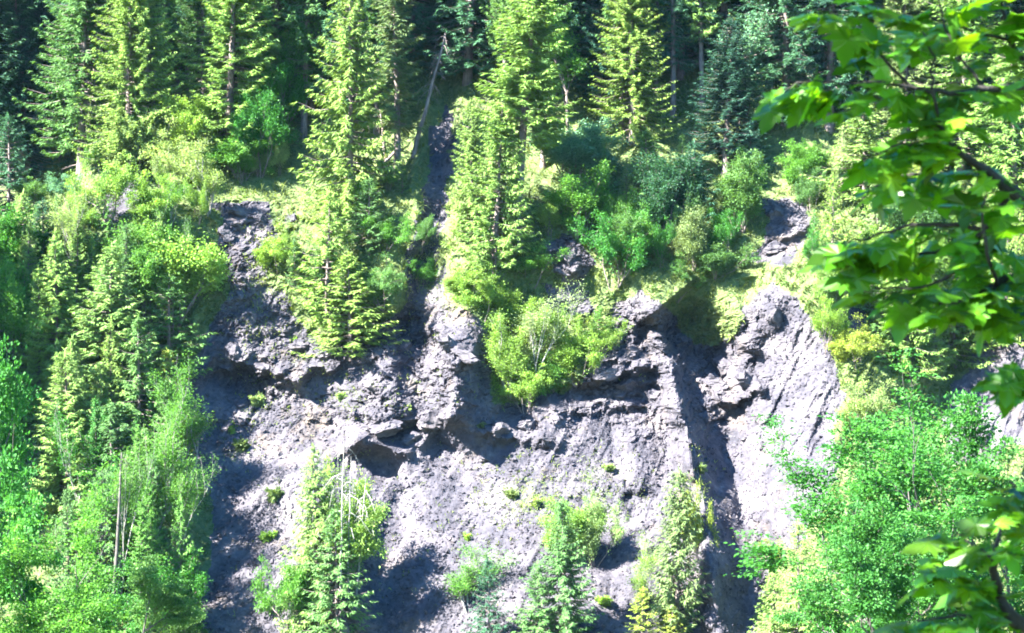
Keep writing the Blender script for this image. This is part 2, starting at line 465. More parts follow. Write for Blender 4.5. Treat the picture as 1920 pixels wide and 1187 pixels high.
hill = link('hillside', mesh_np('hillside', np.stack([xf2, yf, zf], 1), quads, M_shale, {'grass': gr}, smooth=False))
tag(hill, 'steep wooded hillside with eroded grey shale face', kind='structure')

YG = yf.reshape(nz, nx)
def hy(x, z):
    """height field read back from the built sheet"""
    x = np.asarray(x, float); z = np.asarray(z, float)
    i = np.clip(np.searchsorted(gx, x) - 1, 0, nx - 2); j = np.clip(np.searchsorted(gz, z) - 1, 0, nz - 2)
    u = np.clip((x - gx[i]) / (gx[i + 1] - gx[i]), 0, 1); v = np.clip((z - gz[j]) / (gz[j + 1] - gz[j]), 0, 1)
    return (YG[j, i] * (1 - u) + YG[j, i + 1] * u) * (1 - v) + (YG[j + 1, i] * (1 - u) + YG[j + 1, i + 1] * u) * v
def at(px, py, fine=False):
    """the first point of the hillside met in that direction"""
    t = np.arange(95, 235, .12)
    h = hy((px - 960) / F * t, (593.5 - py) / F * t)
    k = np.nonzero(t >= h)[0]
    y = float(t[k[0]]) if len(k) else 145.
    return Vector(((px - 960) / F * y, y, (593.5 - py) / F * y))

# valley floor and the bank under the camera
vx = axis((-420, -60, 10), (-60, 60, 3), (60, 260, 10)); vy = axis((-260, -20, 10), (-20, 118, 3))
VX, VY = np.meshgrid(vx, vy)
def valley_z(x, y):
    z = np.interp(y, [-260, -60, 0, 40, 95, 118], [60, 14, -1.75, -14, -19, -30.5])
    return z + .8 * fbm(x * .06, y * .06, 3, seed=15) * smooth(3, 14, np.hypot(x, y))
VZ = valley_z(VX, VY)
jj = (np.arange(len(vy) - 1)[:, None] * len(vx) + np.arange(len(vx) - 1)[None, :]).ravel()
val = link('valley_ground', mesh_np('valley_ground', np.stack([VX.ravel(), VY.ravel(), VZ.ravel()], 1),
           np.stack([jj, jj + 1, jj + len(vx) + 1, jj + len(vx)], 1), M_ground, smooth=True))
tag(val, 'grassy valley ground and bank on the near side', kind='structure')

# ------------------------------------------------------------------ plant building blocks
def tube(pts, rad, n=7):
    pts = np.asarray(pts, float); rad = np.asarray(rad, float)
    t = np.gradient(pts, axis=0); t /= np.linalg.norm(t, axis=1)[:, None] + 1e-9
    ref = np.where(np.abs(t[:, 2:3]) > .9, np.array([[1., 0, 0]]), np.array([[0, 0, 1.]]))
    a = np.cross(t, ref); a /= np.linalg.norm(a, axis=1)[:, None] + 1e-9
    b = np.cross(t, a)
    ang = np.arange(n) * 2 * math.pi / n
    V = pts[:, None] + rad[:, None, None] * (a[:, None] * np.cos(ang)[None, :, None] + b[:, None] * np.sin(ang)[None, :, None])
    m = len(pts)
    i = np.arange(m - 1)[:, None] * n; k = np.arange(n)[None, :]; k2 = (k + 1) % n
    Q = np.stack([i + k, i + k2, i + n + k2, i + n + k], -1).reshape(-1, 4)
    return V.reshape(-1, 3), Q

class Bag:
    def __init__(s): s.v = []; s.f = {}; s.n = 0; s.t = []
    def add(s, V, Fc, tint=None):
        V = np.asarray(V); Fc = np.asarray(Fc)
        s.v.append(V); s.f.setdefault(Fc.shape[1], []).append(Fc + s.n); s.n += len(V)
        s.t.append(np.full(len(V), .5) if tint is None else np.asarray(tint))
    def mesh(s, name, mat, sm=False):
        return mesh_np(name, np.concatenate(s.v), [np.concatenate(f) for f in s.f.values()], mat, {'tint': np.concatenate(s.t)}, sm)

def norm(v): return v / (np.linalg.norm(v, axis=-1, keepdims=True) + 1e-9)

def leaves(C, A, Nn, L, Wd, fold=.25, tint=None):
    """folded diamond leaves: base C, axis A, normal Nn, length L, width Wd"""
    A = norm(A); Sd = norm(np.cross(A, Nn)); U = np.cross(Sd, A)
    L = L[:, None]; Wd = Wd[:, None]
    mid = C + A * L * .45
    V = np.stack([C, mid + Sd * Wd * .5 + U * Wd * fold, C + A * L, mid - Sd * Wd * .5 + U * Wd * fold], 1)
    n = len(C); i = np.arange(n)[:, None] * 4
    Fc = np.concatenate([i + [0, 1, 2], i + [0, 2, 3]])
    return V.reshape(-1, 3), Fc, np.repeat(np.full(n, .5) if tint is None else tint, 4)

def make_spruce(seed, H=20., Rm=3.6, bare=.08, dens=1.0, droop=.35, shape=.85, twig=.45, dead_low=0.0):
    r = np.random.default_rng(seed)
    tk = Bag(); cr = Bag()
    nz_ = 14; zz = np.linspace(-.6, H, nz_)
    bend = .012 * H * np.stack([np.sin(zz / H * 2.2 + r.uniform(0, 6)), np.cos(zz / H * 1.9 + r.uniform(0, 6))], 1)
    bend -= bend[0]
    tp = np.column_stack([bend, zz]); tr = .021 * H * (1 - (zz + .6) / (H + .7)) ** .85 * .62 + .012
    tr[0] *= 1.35
    tk.add(*tube(tp, tr, 8))
    z = bare * H; phase = r.uniform(0, 6)
    C, A, Nn, L, Wd, T = [], [], [], [], [], []
    def axis_at(h): return np.array([np.interp(h, zz, tp[:, 0]), np.interp(h, zz, tp[:, 1]), h])
    while z < H * .985:
        f = z / H
        nb = max(3, int(round(r.uniform(4, 6.4) * (1 if f < .8 else .8))))
        ln0 = Rm * (1 - f) ** shape * (1.0 if f > bare + .12 else .75 + .25 * (f - bare) / .12) + .12
        for b in range(nb):
            az = phase + b * 2 * math.pi / nb + r.uniform(-.35, .35)
            ln = ln0 * r.uniform(.75, 1.2)
            if r.random() < .07: ln *= 1.25
            if dens < 1 and r.random() > dens: 
                ln *= .45
            d = np.array([math.cos(az), math.sin(az), 0.])
            s0 = axis_at(z + r.uniform(-.12, .12))
            up0 = .55 * f ** 1.5 - .05                        # young branches rise, old ones droop
            m = max(3, int(ln / .30))
            t = np.linspace(.0, 1, m + 1)
            dz = ln * (up0 * t - droop * (1 - .6 * f) * np.sin(t * 2.3) * t ** .8 + .16 * t ** 3)
            P = s0 + d * (t * ln)[:, None]; P[:, 2] += dz
            if ln > .6:
                tk.add(*tube(P[:: max(1, m // 3)], np.linspace(.028 + .008 * ln, .006, len(P[:: max(1, m // 3)])), 3))
            side = np.cross(d, [0, 0, 1.])
            bt = r.uniform(-.12, .12)
            start = .12 if f > .5 else .22
            for k in range(m + 1):
                if t[k] < start: continue
                tl = twig * (.60 + .75 * (1 - t[k])) * min(1.0, .35 + ln / 2.6)
                inner = t[k]
                for sgn in (-1, 1, -1, 1, 0, -1, 1, 0, -1, 1, -1, 1):
                    if r.random() < .12: continue
                    a = d * r.uniform(.45, .95) + side * sgn * r.uniform(.5, 1.0) + np.array([0, 0, r.uniform(-1.15, .05)])
                    if sgn == 0: a = d * .8 + np.array([0, 0, r.uniform(-1.3, .25)]) + side * r.uniform(-.4, .4)
                    c = P[k] + d * r.uniform(-.14, .14) + np.array([0, 0, r.uniform(-.05, .05)])
                    C.append(c); A.append(a)
                    Nn.append(np.array([r.uniform(-.6, .6), r.uniform(-.6, .6), 1.]))
                    L.append(tl * r.uniform(.8, 1.5)); Wd.append(tl * r.uniform(.22, .34))
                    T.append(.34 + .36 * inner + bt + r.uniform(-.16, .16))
        z += r.uniform(.28, .42) * (1 if f < .7 else .75)
    # leader
    for k in range(14):
        C.append(axis_at(H - .06 * k)); A.append(np.array([r.uniform(-.6, .6), r.uniform(-.6, .6), .8])); Nn.append(np.array([1., .3, .2]))
        L.append(.32); Wd.append(.10); T.append(.8)
    C, A, Nn = np.array(C), np.array(A), np.array(Nn); L, Wd, T = np.array(L), np.array(Wd), np.clip(np.array(T), 0, 1)
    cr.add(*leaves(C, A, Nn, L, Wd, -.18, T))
    # dead twigs on the bare stem
    if bare > .1:
        for k in range(int(26 * bare * 4)):
            h = r.uniform(.04, bare + .1) * H; az = r.uniform(0, 6.28); ln = r.uniform(.4, 1.5)
            s0 = axis_at(h); e = s0 + ln * np.array([math.cos(az), math.sin(az), r.uniform(-.5, -.1)])
            tk.add(*tube(np.array([s0, (s0 + e) / 2 + [0, 0, .05], e]), [.03, .02, .006], 3))
    return (tk.mesh('spruce_trunk', M_bark, True), cr.mesh('spruce_crown', M_needle), H, Rm)

def grow(r, p, d, ln, rad, depth, tk, ends, spread, upw, seg=4, ld=2):
    pts = [p]; q = p.copy(); dd = d.copy()
    for k in range(seg):
        dd = dd + r.normal(0, .12, 3) + np.array([0, 0, upw]); dd /= np.linalg.norm(dd)
        q = q + dd * ln / seg; pts.append(q)
    rr = np.linspace(rad, rad * .62, seg + 1)
    tk.add(*tube(np.array(pts), rr, 7 if depth > 2 else (5 if depth > 1 else 3)))
    if depth <= ld:
        for k in range(1, seg + 1): ends.append((pts[k], dd.copy(), depth))
    if depth == 0: return
    nb = r.integers(2, 4) if depth > 1 else r.integers(2, 4)
    for b in range(nb):
        f = r.uniform(.45, 1.0) if b else 1.0
        i = min(seg, max(1, int(round(f * seg))))
        e = r.normal(0, 1, 3); e -= e @ dd * dd; e /= np.linalg.norm(e) + 1e-9
        nd = dd * math.cos(spread) + e * math.sin(spread) * r.uniform(.7, 1.2)
        nd /= np.linalg.norm(nd)
        grow(r, pts[i], nd, ln * r.uniform(.48, .98), rad * .62 * (.9 if b else 1), depth - 1, tk, ends, spread, upw, seg, ld)

def make_broadleaf(seed, H=12., stems=1, depth=4, spread=.55, upw=.06, lean=.1, per=14, leaf=.17, clump=.55, flat=.45, trunk_f=.28, mat=None, droop=.35, gaps=.30, ld=2):
    r = np.random.default_rng(seed)
    tk = Bag(); cr = Bag(); ends = []
    for s in range(stems):
        az = r.uniform(0, 6.28); d = np.array([math.cos(az) * lean, math.sin(az) * lean, 1.]); d /= np.linalg.norm(d)
        p = np.array([math.cos(az), math.sin(az), 0]) * (.02 * H * (stems > 1)) + np.array([0, 0, -.4])
        grow(r, p, d, H * trunk_f * r.uniform(.7, 1.15), H * .016 / math.sqrt(stems) + .02, depth, tk, ends, spread, upw, 4, ld)
    P = np.array([e[0] for e in ends]); D = np.array([e[1] for e in ends])
    dep = np.array([e[2] for e in ends])
    zt = P[:, 2].max(); sc = H / (zt + .3)
    keep = r.random(len(P)) > gaps; P, D, dep = P[keep], D[keep], dep[keep]
    n = len(P)
    cnt = np.where(dep == 0, per, np.where(dep == 1, int(per * .7), int(per * .22)))
    cnt = np.maximum(1, (cnt * r.uniform(.45, 1.6, n)).astype(int))
    idx = np.repeat(np.arange(n), cnt); m = len(idx)
    off = r.normal(0, 1, (m, 3)) * clump * np.repeat(r.uniform(.45, 1.15, n), cnt)[:, None] * np.array([1, 1, flat])
    C = P[idx] + off
    out = off * np.array([1, 1, .3]) + D[idx] * .4 + r.normal(0, .35, (m, 3))
    A = norm(out) + np.array([0, 0, -1.]) * r.uniform(0, droop * 2, (m, 1))
    Nn = norm(r.normal(0, .45, (m, 3)) + np.array([0, 0, 1.]))
    L = leaf * r.uniform(.7, 1.4, m); Wd = L * r.uniform(.55, .85, m)
    ct = r.normal(0, .16, n)
    T = np.clip(.5 + ct[idx] + r.normal(0, .13, m), 0, 1)
    V, Fc, T4 = leaves(C, A, Nn, L, Wd, .18, T)
    cr.add(V, Fc, T4)
    rad = np.percentile(np.hypot(C[:, 0], C[:, 1]), 92)
    zmin, zmax = C[:, 2].min(), np.percentile(C[:, 2], 99.7)
    return (tk.mesh('tree_trunk', mat or M_bark, True), cr.mesh('tree_crown', M_leaf), zmax, rad)

SPR = {
 'full': [make_spruce(11, 14, 3.0, .03, 1, .30, .80), make_spruce(12, 14, 3.3, .03, .92, .34, .9), make_spruce(13, 14, 2.6, .03, 1, .28, .75)],
 'wood': [make_spruce(25, 22, 4.0, .04, 1, .40, .66, .42), make_spruce(26, 22, 3.6, .07, .95, .42, .62, .42)],
 'small': [make_spruce(14, 7.5, 2.0, .03, 1, .22, .8, .40), make_spruce(15, 7.5, 2.2, .03, .9, .26, .85, .40), make_spruce(16, 7.5, 1.8, .03, 1, .2, .75, .38)],
 'bare': [make_spruce(24, 24, 3.4, .36, .9, .45, .6, .5)],
 'tall': [make_spruce(21, 22, 3.7, .16, .95, .42, .62), make_spruce(22, 22, 3.3, .22, .9, .48, .6), make_spruce(23, 22, 4.0, .12, .95, .40, .66)],
 'thin': [make_spruce(31, 20, 2.7, .30, .62, .50, .5, .50), make_spruce(32, 20, 2.4, .22, .55, .45, .55, .50)],
 'young': [make_spruce(41, 6, 1.6, .02, 1, .12, .85, .40), make_spruce(42, 6, 1.4, .02, .9, .10, .9, .38)],
 'dense': [make_spruce(51, 11, 1.75, .02, 1, -.35, .50, .5)],
}
BRD = {
 'bush': [make_broadleaf(61, 5, 5, 3, .6, .05, .55, 44, .13, .27, .6, .34), make_broadleaf(62, 5, 6, 3, .65, .04, .7, 44, .125, .27, .6, .33), make_broadleaf(63, 5, 4, 3, .5, .07, .4, 44, .135, .27, .6, .36)],
 'weed': [make_broadleaf(64, 1, 7, 1, .7, .0, .9, 16, .20, .10, .8, .5), make_broadleaf(65, 1, 9, 1, .6, .05, .6, 14, .18, .10, .9, .5)],
 'leafy': [make_broadleaf(66, 8, 7, 4, .44, .08, .42, 30, .12, .27, .7, .19, ld=3), make_broadleaf(67, 8, 6, 4, .46, .08, .45, 30, .12, .27, .7, .19, ld=3), make_broadleaf(68, 8, 8, 4, .42, .09, .40, 28, .12, .26, .7, .19, ld=3)],
 'tree': [make_broadleaf(71, 11, 1, 5, .52, .05, .1, 15, .20, .52, .40, .30), make_broadleaf(72, 11, 2, 4, .55, .05, .2, 24, .20, .55, .40, .30), make_broadleaf(73, 11, 1, 5, .6, .03, .05, 15, .20, .52, .36, .30)],
 'birch': [make_broadleaf(81, 9, 2, 4, .32, .10, .12, 20, .14, .42, .8, .32, M_pale), make_broadleaf(82, 9, 3, 4, .30, .12, .18, 17, .14, .42, .8, .32, M_pale)],
 'near': [make_broadleaf(91, 20, 3, 5, .50, .045, .3, 34, .20, .50, .26, .26, M_grey, .2, .15), make_broadleaf(92, 20, 2, 5, .55, .04, .22, 44, .20, .50, .26, .26, M_grey, .2, .15)],
}
COLS = {  # lit, dark and deep put sun and shade into the crown colours
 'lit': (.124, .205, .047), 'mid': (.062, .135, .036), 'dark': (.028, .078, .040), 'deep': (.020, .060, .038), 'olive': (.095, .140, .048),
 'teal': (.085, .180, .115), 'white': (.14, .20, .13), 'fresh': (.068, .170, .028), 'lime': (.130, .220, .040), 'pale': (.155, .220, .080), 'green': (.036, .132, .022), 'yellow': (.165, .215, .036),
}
NAMES = {'small': 'spruce_tree', 'bare': 'spruce_tree', 'wood': 'spruce_tree', 'weed': 'weed_clump', 'leafy': 'broadleaf_tree', 'full': 'spruce_tree', 'tall': 'spruce_tree', 'thin': 'spruce_tree', 'young': 'spruce_tree', 'dense': 'conifer_tree', 'bush': 'shrub', 'tree': 'broadleaf_tree', 'birch': 'birch_tree', 'near': 'broadleaf_tree'}
CATS = {'spruce_tree': 'spruce', 'conifer_tree': 'conifer', 'shrub': 'shrub', 'broadleaf_tree': 'tree', 'birch_tree': 'birch', 'weed_clump': 'weed'}

LM = [(430, 690, 'the dark hollow of the left rock band'), (545, 412, 'the pale boulder on the left rib'), (240, 318, 'the leftmost sunlit spruce'), (425, 300, 'the broad left spruce'),
      (655, 400, 'the tall full spruce'), (620, 560, 'the small spruces by the left rock band'), (810, 330, 'the dark chute'), (780, 650, 'the chute foot'), (966, 460, 'the biggest spruce'),
      (985, 700, 'the lime green tree'), (1080, 400, 'the pale bluish shrub'), (1185, 270, 'the twin trunk spruce'), (1330, 600, 'the grassy brow'), (1375, 285, 'the whitebeam'),
      (1460, 410, 'the pale fractured rocks'), (1340, 850, 'the dark gully'), (1480, 850, 'the bright shale face'), (1605, 640, 'the round yellow green shrub'), (1700, 560, 'the pale spruce under the maple'),
      (1850, 680, 'the small far scree patch'), (1270, 1050, 'the columnar conifer'), (1060, 1100, 'the middle bottom spruce'), (600, 1000, 'the left bottom clump'), (740, 830, 'the central overhang'),
      (205, 640, 'the large yellow green spruce'), (325, 520, 'the tree beside the rock face'), (140, 450, 'the feathery birch'), (45, 1000, 'the bottom left corner tree'), (330, 960, 'the scree edge birches'),
      (1700, 950, 'the big near tree'), (70, 330, 'the dark left corner'), (1560, 220, 'the silvery trees'), (1165, 880, 'the short dark runnel'), (500, 870, 'the left scree')]
def whereabouts(b):
    px, py = 960 + F * b[0] / b[1], 593.5 - F * b[2] / b[1]
    x0, y0, t = min(LM, key=lambda l: (l[0] - px) ** 2 + (l[1] - py) ** 2)
    dx, dy = px - x0, py - y0
    if math.hypot(dx, dy) < 28: return 'close by ' + t
    if abs(dx) > 2.2 * abs(dy): return ('right of ' if dx > 0 else 'left of ') + t
    if abs(dy) > 2.2 * abs(dx): return ('below ' if dy > 0 else 'above ') + t
    return ('below and ' if dy > 0 else 'above and ') + ('right of ' if dx > 0 else 'left of ') + t
TONE = {'lit': 'light green', 'mid': 'green', 'dark': 'dark', 'deep': 'very dark', 'olive': 'olive', 'teal': 'bluish', 'white': 'silvery', 'fresh': 'fresh green', 'lime': 'lime green', 'pale': 'pale green', 'green': 'deep green', 'yellow': 'yellow green'}
KIND = {'full': 'spruce', 'small': 'little spruce', 'thin': 'thin spruce', 'tall': 'tall spruce', 'wood': 'full spruce', 'bare': 'bare stemmed spruce', 'young': 'young spruce', 'leafy': 'leafy tree', 'bush': 'shrub', 'birch': 'slender birch', 'tree': 'leafy tree', 'weed': 'weed clump'}
def plant(kind, var, base, height, radius, col, label, group=None, lean=(0, 0), rot=None):
    if kind == 'full' and height < 10: kind = 'small'
    if label is None: label = '%s %s %s' % (TONE[col], KIND[kind], whereabouts(base))
    src = (SPR.get(kind) or BRD.get(kind)); tkm, crm, H0, R0 = src[var % len(src)]
    nm = NAMES[kind]
    e = bpy.data.objects.new(nm, None); COL.objects.link(e)
    e.location = base
    sz = height / H0; sr = radius / R0 if radius else sz
    e.scale = (sr, sr, sz)
    e.rotation_euler = (lean[1], lean[0], random.uniform(0, 6.28) if rot is None else rot)
    c = COLS[col] if isinstance(col, str) else col
    j = random.uniform(.9, 1.12); c = (c[0] * j * random.uniform(.95, 1.05), c[1] * j, c[2] * j * random.uniform(.9, 1.15))
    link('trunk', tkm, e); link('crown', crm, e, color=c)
    tag(e, label, CATS[nm], group)
    return e

def P(kind, var, px, bpy_, tpy, hw, col, label, group=None, lean=(0, 0)):
    """a plant rooted where the hillside is seen at (px, bpy_), its tip at tpy"""
    b = at(px, bpy_); s = b.y / F
    if kind in SPR: hw = hw * {'thin': 1.1, 'tall': 1.35, 'wood': 1.1, 'bare': 1.1}.get(kind, 1.18)
    return plant(kind, var, b, (bpy_ - tpy) * s + .2, hw * s if hw else None, col, label, group, lean)
# ------------------------------------------------------------------ trees and shrubs one can point to
GU = 'tall spruces along the foot of the upper wood'
P('wood', 0, 240, 318, -140, 88, 'lit', 'tall sunlit spruce leftmost of the upper wood, beside the dark corner', GU)
P('wood', 2, 276, 300, -190, 70, 'lit', 'sunlit spruce with bare lower stem just right of the leftmost tall spruce', GU)
P('thin', 0, 332, 200, -260, 50, 'mid', 'thin dark stemmed spruce in the gap between the two left spruce groups', GU)
P('wood', 1, 425, 300, -140, 92, 'lit', 'broad sunlit spruce with pale trunk above the left rock face', GU)
P('wood', 2, 382, 230, -220, 60, 'mid', 'greener spruce standing close behind the broad spruce above the left rock face', GU)
P('full', 0, 655, 405, -70, 86, 'lit', 'tall full spruce branched to the ground left of the chute', GU)
P('thin', 1, 745, 328, -90, 58, 'olive', 'thinly branched spruce with long bare trunk left of the leaning dead tree', GU)
P('thin', 0, 705, 250, -140, 46, 'mid', 'thin green spruce between the full spruce and the bare trunked one', GU)
P('bare', 0, 966, 462, -90, 108, 'lit', 'biggest sunlit spruce in the middle with long pale trunk, right of the chute', GU, lean=(-.045, 0))
P('full', 1, 925, 500, 140, 78, 'lit', 'leaning lower spruce at the right rim of the dark chute', GU, lean=(-.12, 0))
P('full', 2, 888, 440, 190, 44, 'lit', 'small bright spruce hugging the chute edge in front of the big one', GU)
P('thin', 1, 1018, 312, 70, 40, 'mid', 'slim dark green spruce right behind the biggest middle spruce', GU)
P('wood', 2, 1186, 270, -110, 78, 'lit', 'sunlit spruce with twin pale trunks right of the layered broadleaf tree', GU)
P('thin', 0, 1166, 250, -160, 44, 'mid', 'thin spruce touching the sunlit twin trunk spruce on its left', GU)
P('thin', 1, 1262, 215, -220, 46, 'dark', 'dark spruce with reddish bare trunk right of the twin trunk spruce', GU)
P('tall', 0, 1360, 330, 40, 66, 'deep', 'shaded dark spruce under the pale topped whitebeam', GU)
P('full', 1, 1618, 380, 195, 86, 'lit', 'sunlit spruce with level open branches behind the maple twigs', GU)
P('wood', 1, 1800, 330, -130, 95, 'lit', 'sunlit tall spruce behind the thick maple limb at the right', GU)
P('wood', 0, 1700, 280, -160, 75, 'olive', 'olive spruce behind the middle of the maple leaves', GU)
P('full', 2, 1905, 420, 30, 70, 'lit', 'pale spruce at the right border behind the maple fork', GU)
P('full', 0, 1725, 455, 300, 50, 'yellow', 'small yellow green spruce between the maple twigs', GU)
P('tree', 0, 1066, 262, 15, 62, 'fresh', 'bright green layered broadleaf tree right of the biggest spruce')
P('leafy', 1, 560, 215, -10, 70, 'fresh', 'bright green broadleaf tree in the dark gap left of the full spruce')
P('leafy', 2, 520, 260, 60, 55, 'green', 'shaded green broadleaf tree low in the dark gap left of the full spruce')
P('tree', 1, 1376, 285, 28, 60, 'teal', 'whitebeam with a pale bluish crown before the dark upper right wood')
P('birch', 0, 1522, 225, 25, 48, 'white', 'pale silvery slim tree left of the maple leaves at the top right')
P('birch', 1, 1585, 215, 40, 40, 'white', 'second silvery tree half hidden by the maple leaves')
P('young', 0, 1410, 335, 232, 28, 'teal', 'small bluish young spruce in front of the dark right wood')
P('leafy', 0, 1078, 350, 232, 64, 'teal', 'pale bluish green shrub right of the biggest spruce trunk')
P('leafy', 1, 1085, 440, 318, 66, 'fresh', 'bright green shrub just below the pale bluish one')
P('bush', 2, 1150, 540, 405, 66, 'green', 'dark green shrub above the shaded shale right of centre')
P('bush', 0, 1190, 500, 395, 52, 'mid', 'dull green shrub right of the dark green shrub over the shaded shale')
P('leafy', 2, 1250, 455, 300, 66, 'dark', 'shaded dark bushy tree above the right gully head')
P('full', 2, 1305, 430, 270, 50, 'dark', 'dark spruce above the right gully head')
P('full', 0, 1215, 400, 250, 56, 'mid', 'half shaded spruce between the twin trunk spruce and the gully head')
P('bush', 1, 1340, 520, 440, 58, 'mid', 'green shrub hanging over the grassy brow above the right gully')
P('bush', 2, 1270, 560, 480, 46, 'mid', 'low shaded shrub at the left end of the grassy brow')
P('full', 0, 655, 662, 482, 78, 'lit', 'small yellow green spruce at the rim of the left rock band')
P('full', 0, 612, 600, 362, 66, 'lit', 'sunlit spruce right below the tall full spruce')
P('full', 2, 690, 470, 340, 46, 'mid', 'half shaded young spruce at the left wall of the chute')
P('bush', 0, 720, 480, 400, 48, 'fresh', 'green shrub on the left wall of the chute')
P('bush', 1, 720, 575, 485, 46, 'mid', 'shaded shrub above the dark ledge left of the chute foot')
P('birch', 1, 985, 752, 535, 74, 'pale', 'bright lime green tree standing on the ledge in the middle of the shale')
P('bush', 2, 945, 640, 555, 56, 'lime', 'light green shrub on the upper left side of the lime green tree')
P('bush', 1, 1080, 715, 600, 50, 'lime', 'light shrub on the right side of the lime green tree')
P('bush', 0, 1040, 680, 570, 50, 'lime', 'lime shrub between the lime green tree and the light shrub')
P('bush', 2, 1140, 680, 600, 40, 'lime', 'small lime shrub furthest right in the ledge clump')
P('young', 1, 1122, 640, 580, 22, 'fresh', 'tiny green sapling above the light shrub')
P('bush', 1, 880, 560, 490, 50, 'lime', 'sunlit low shrub at the lower right lip of the chute')
P('bush', 2, 1000, 535, 465, 60, 'fresh', 'green shrub under the trunk of the biggest spruce')
P('bush', 0, 1035, 450, 380, 40, 'lime', 'small light shrub left of the pale bare earth patch')
# dark corner at the upper left
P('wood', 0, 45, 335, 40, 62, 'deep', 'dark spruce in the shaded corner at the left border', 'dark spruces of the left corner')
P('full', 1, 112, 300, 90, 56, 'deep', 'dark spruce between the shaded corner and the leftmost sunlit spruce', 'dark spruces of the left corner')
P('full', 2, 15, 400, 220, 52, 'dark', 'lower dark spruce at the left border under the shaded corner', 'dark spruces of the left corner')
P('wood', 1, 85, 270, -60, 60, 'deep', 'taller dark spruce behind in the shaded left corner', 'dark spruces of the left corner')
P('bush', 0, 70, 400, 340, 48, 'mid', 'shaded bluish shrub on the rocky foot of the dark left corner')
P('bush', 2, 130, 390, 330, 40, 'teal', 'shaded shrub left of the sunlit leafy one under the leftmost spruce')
P('leafy', 0, 255, 330, 215, 60, 'pale', 'pale shrub veiling the trunk foot of the leftmost spruce')
P('leafy', 2, 345, 310, 190, 56, 'lime', 'bright shrub between the two left spruce groups')
P('leafy', 1, 445, 330, 235, 56, 'fresh', 'green shrub veiling the trunk foot of the broad spruce')
P('leafy', 2, 490, 330, 180, 50, 'green', 'shaded green shrub right of the broad spruce')
P('birch', 0, 955, 748, 590, 60, 'lime', 'wispy pale stemmed tree leaning out left of the lime green tree', None, (-.2, 0))
P('bush', 0, 985, 775, 690, 56, 'lime', 'lime bush trailing over the ledge under the lime green tree')
P('leafy', 1, 955, 640, 512, 46, 'lime', 'lime leafy tree joining the ledge clump to the big spruce above')
P('bush', 1, 905, 600, 505, 46, 'lime', 'lime shrub sloping down from the chute lip to the ledge clump')
P('bush', 0, 790, 470, 405, 30, 'mid', 'shaded small shrub at the left edge of the lower chute')
P('bush', 2, 788, 545, 490, 32, 'fresh', 'green shrub growing in the broken rocks at the chute foot')
P('leafy', 0, 1392, 430, 300, 52, 'mid', 'leafy tree added left of the pale fractured rocks to shade them')  # tree put in to shade the rocks on its right
P('bush', 2, 945, 730, 620, 50, 'lime', 'leaning lime bush at the left foot of the lime green tree')
P('bush', 1, 1020, 740, 640, 52, 'fresh', 'greener bush at the right foot of the lime green tree')
# left slope
P('bush', 0, 205, 420, 300, 62, 'lime', 'sunlit leafy shrub under the leftmost tall spruce')
P('bush', 1, 320, 355, 232, 62, 'pale', 'pale leafy shrub in the middle under the left spruces')
P('birch', 0, 388, 400, 265, 52, 'pale', 'thin pale little tree with a visible stem above the left rock face')
P('bush', 2, 300, 430, 330, 56, 'lime', 'yellow green shrub above the left broadleaf trees')
P('bush', 0, 455, 345, 270, 50, 'fresh', 'green shrub at the shaded foot of the broad spruce above the left rock face')
P('bush', 1, 520, 510, 430, 44, 'lime', 'low light green bush on the rocky rib left of the small spruces')
P('leafy', 0, 325, 615, 425, 72, 'lime', 'sunlit broadleaf tree beside the left rock face')
P('leafy', 2, 275, 600, 430, 66, 'fresh', 'green broadleaf tree left of the sunlit one beside the rock face')
P('birch', 1, 140, 540, 355, 60, 'pale', 'pale feathery birch above the left spruces')
P('leafy', 0, 35, 560, 405, 66, 'green', 'green broadleaf tree at the left border above the spruces')
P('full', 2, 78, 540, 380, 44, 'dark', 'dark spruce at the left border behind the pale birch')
P('full', 0, 205, 790, 460, 96, 'lit', 'large yellow green spruce in the middle of the left tree mass')
P('full', 1, 105, 780, 450, 84, 'lit', 'pale yellow green spruce left of the large one in the left tree mass')
P('full', 2, 320, 715, 520, 66, 'mid', 'dark green spruce at the right side of the left tree mass')
P('full', 1, 262, 850, 600, 70, 'mid', 'half shaded spruce below the large yellow green one')
P('young', 0, 312, 790, 660, 34, 'yellow', 'thin young spruce with pale stem at the edge of the shale')
P('birch', 0, 330, 900, 770, 46, 'lime', 'sunlit leafy birch at the left edge of the scree')
P('full', 0, 125, 960, 660, 84, 'lit', 'pale spruce with visible white stem below the yellow green spruces')
P('leafy', 2, 45, 720, 500, 70, 'fresh', 'fresh green tree at the left border beside the pale spruce')
P('full', 2, 205, 1010, 760, 70, 'mid', 'shaded spruce above the grey bare stem at the lower left')
P('birch', 1, 335, 1060, 860, 56, 'fresh', 'slender birches with pale stems at the lower left scree edge')
P('birch', 0, 282, 1080, 850, 56, 'fresh', 'slim birch with white stem left of the scree edge birches')
P('birch', 1, 222, 1130, 800, 52, 'fresh', 'tall slim tree with grey bare stem in the lower left shade')
P('bush', 2, 300, 1160, 1040, 76, 'green', 'shaded leafy shrub below the slim birches at the lower left')
P('bush', 1, 210, 1220, 1080, 80, 'green', 'shaded shrub left of the shrub below the birches, at the bottom')
P('bush', 0, 345, 1240, 1120, 66, 'mid', 'dull shrub at the bottom left foot of the scree')
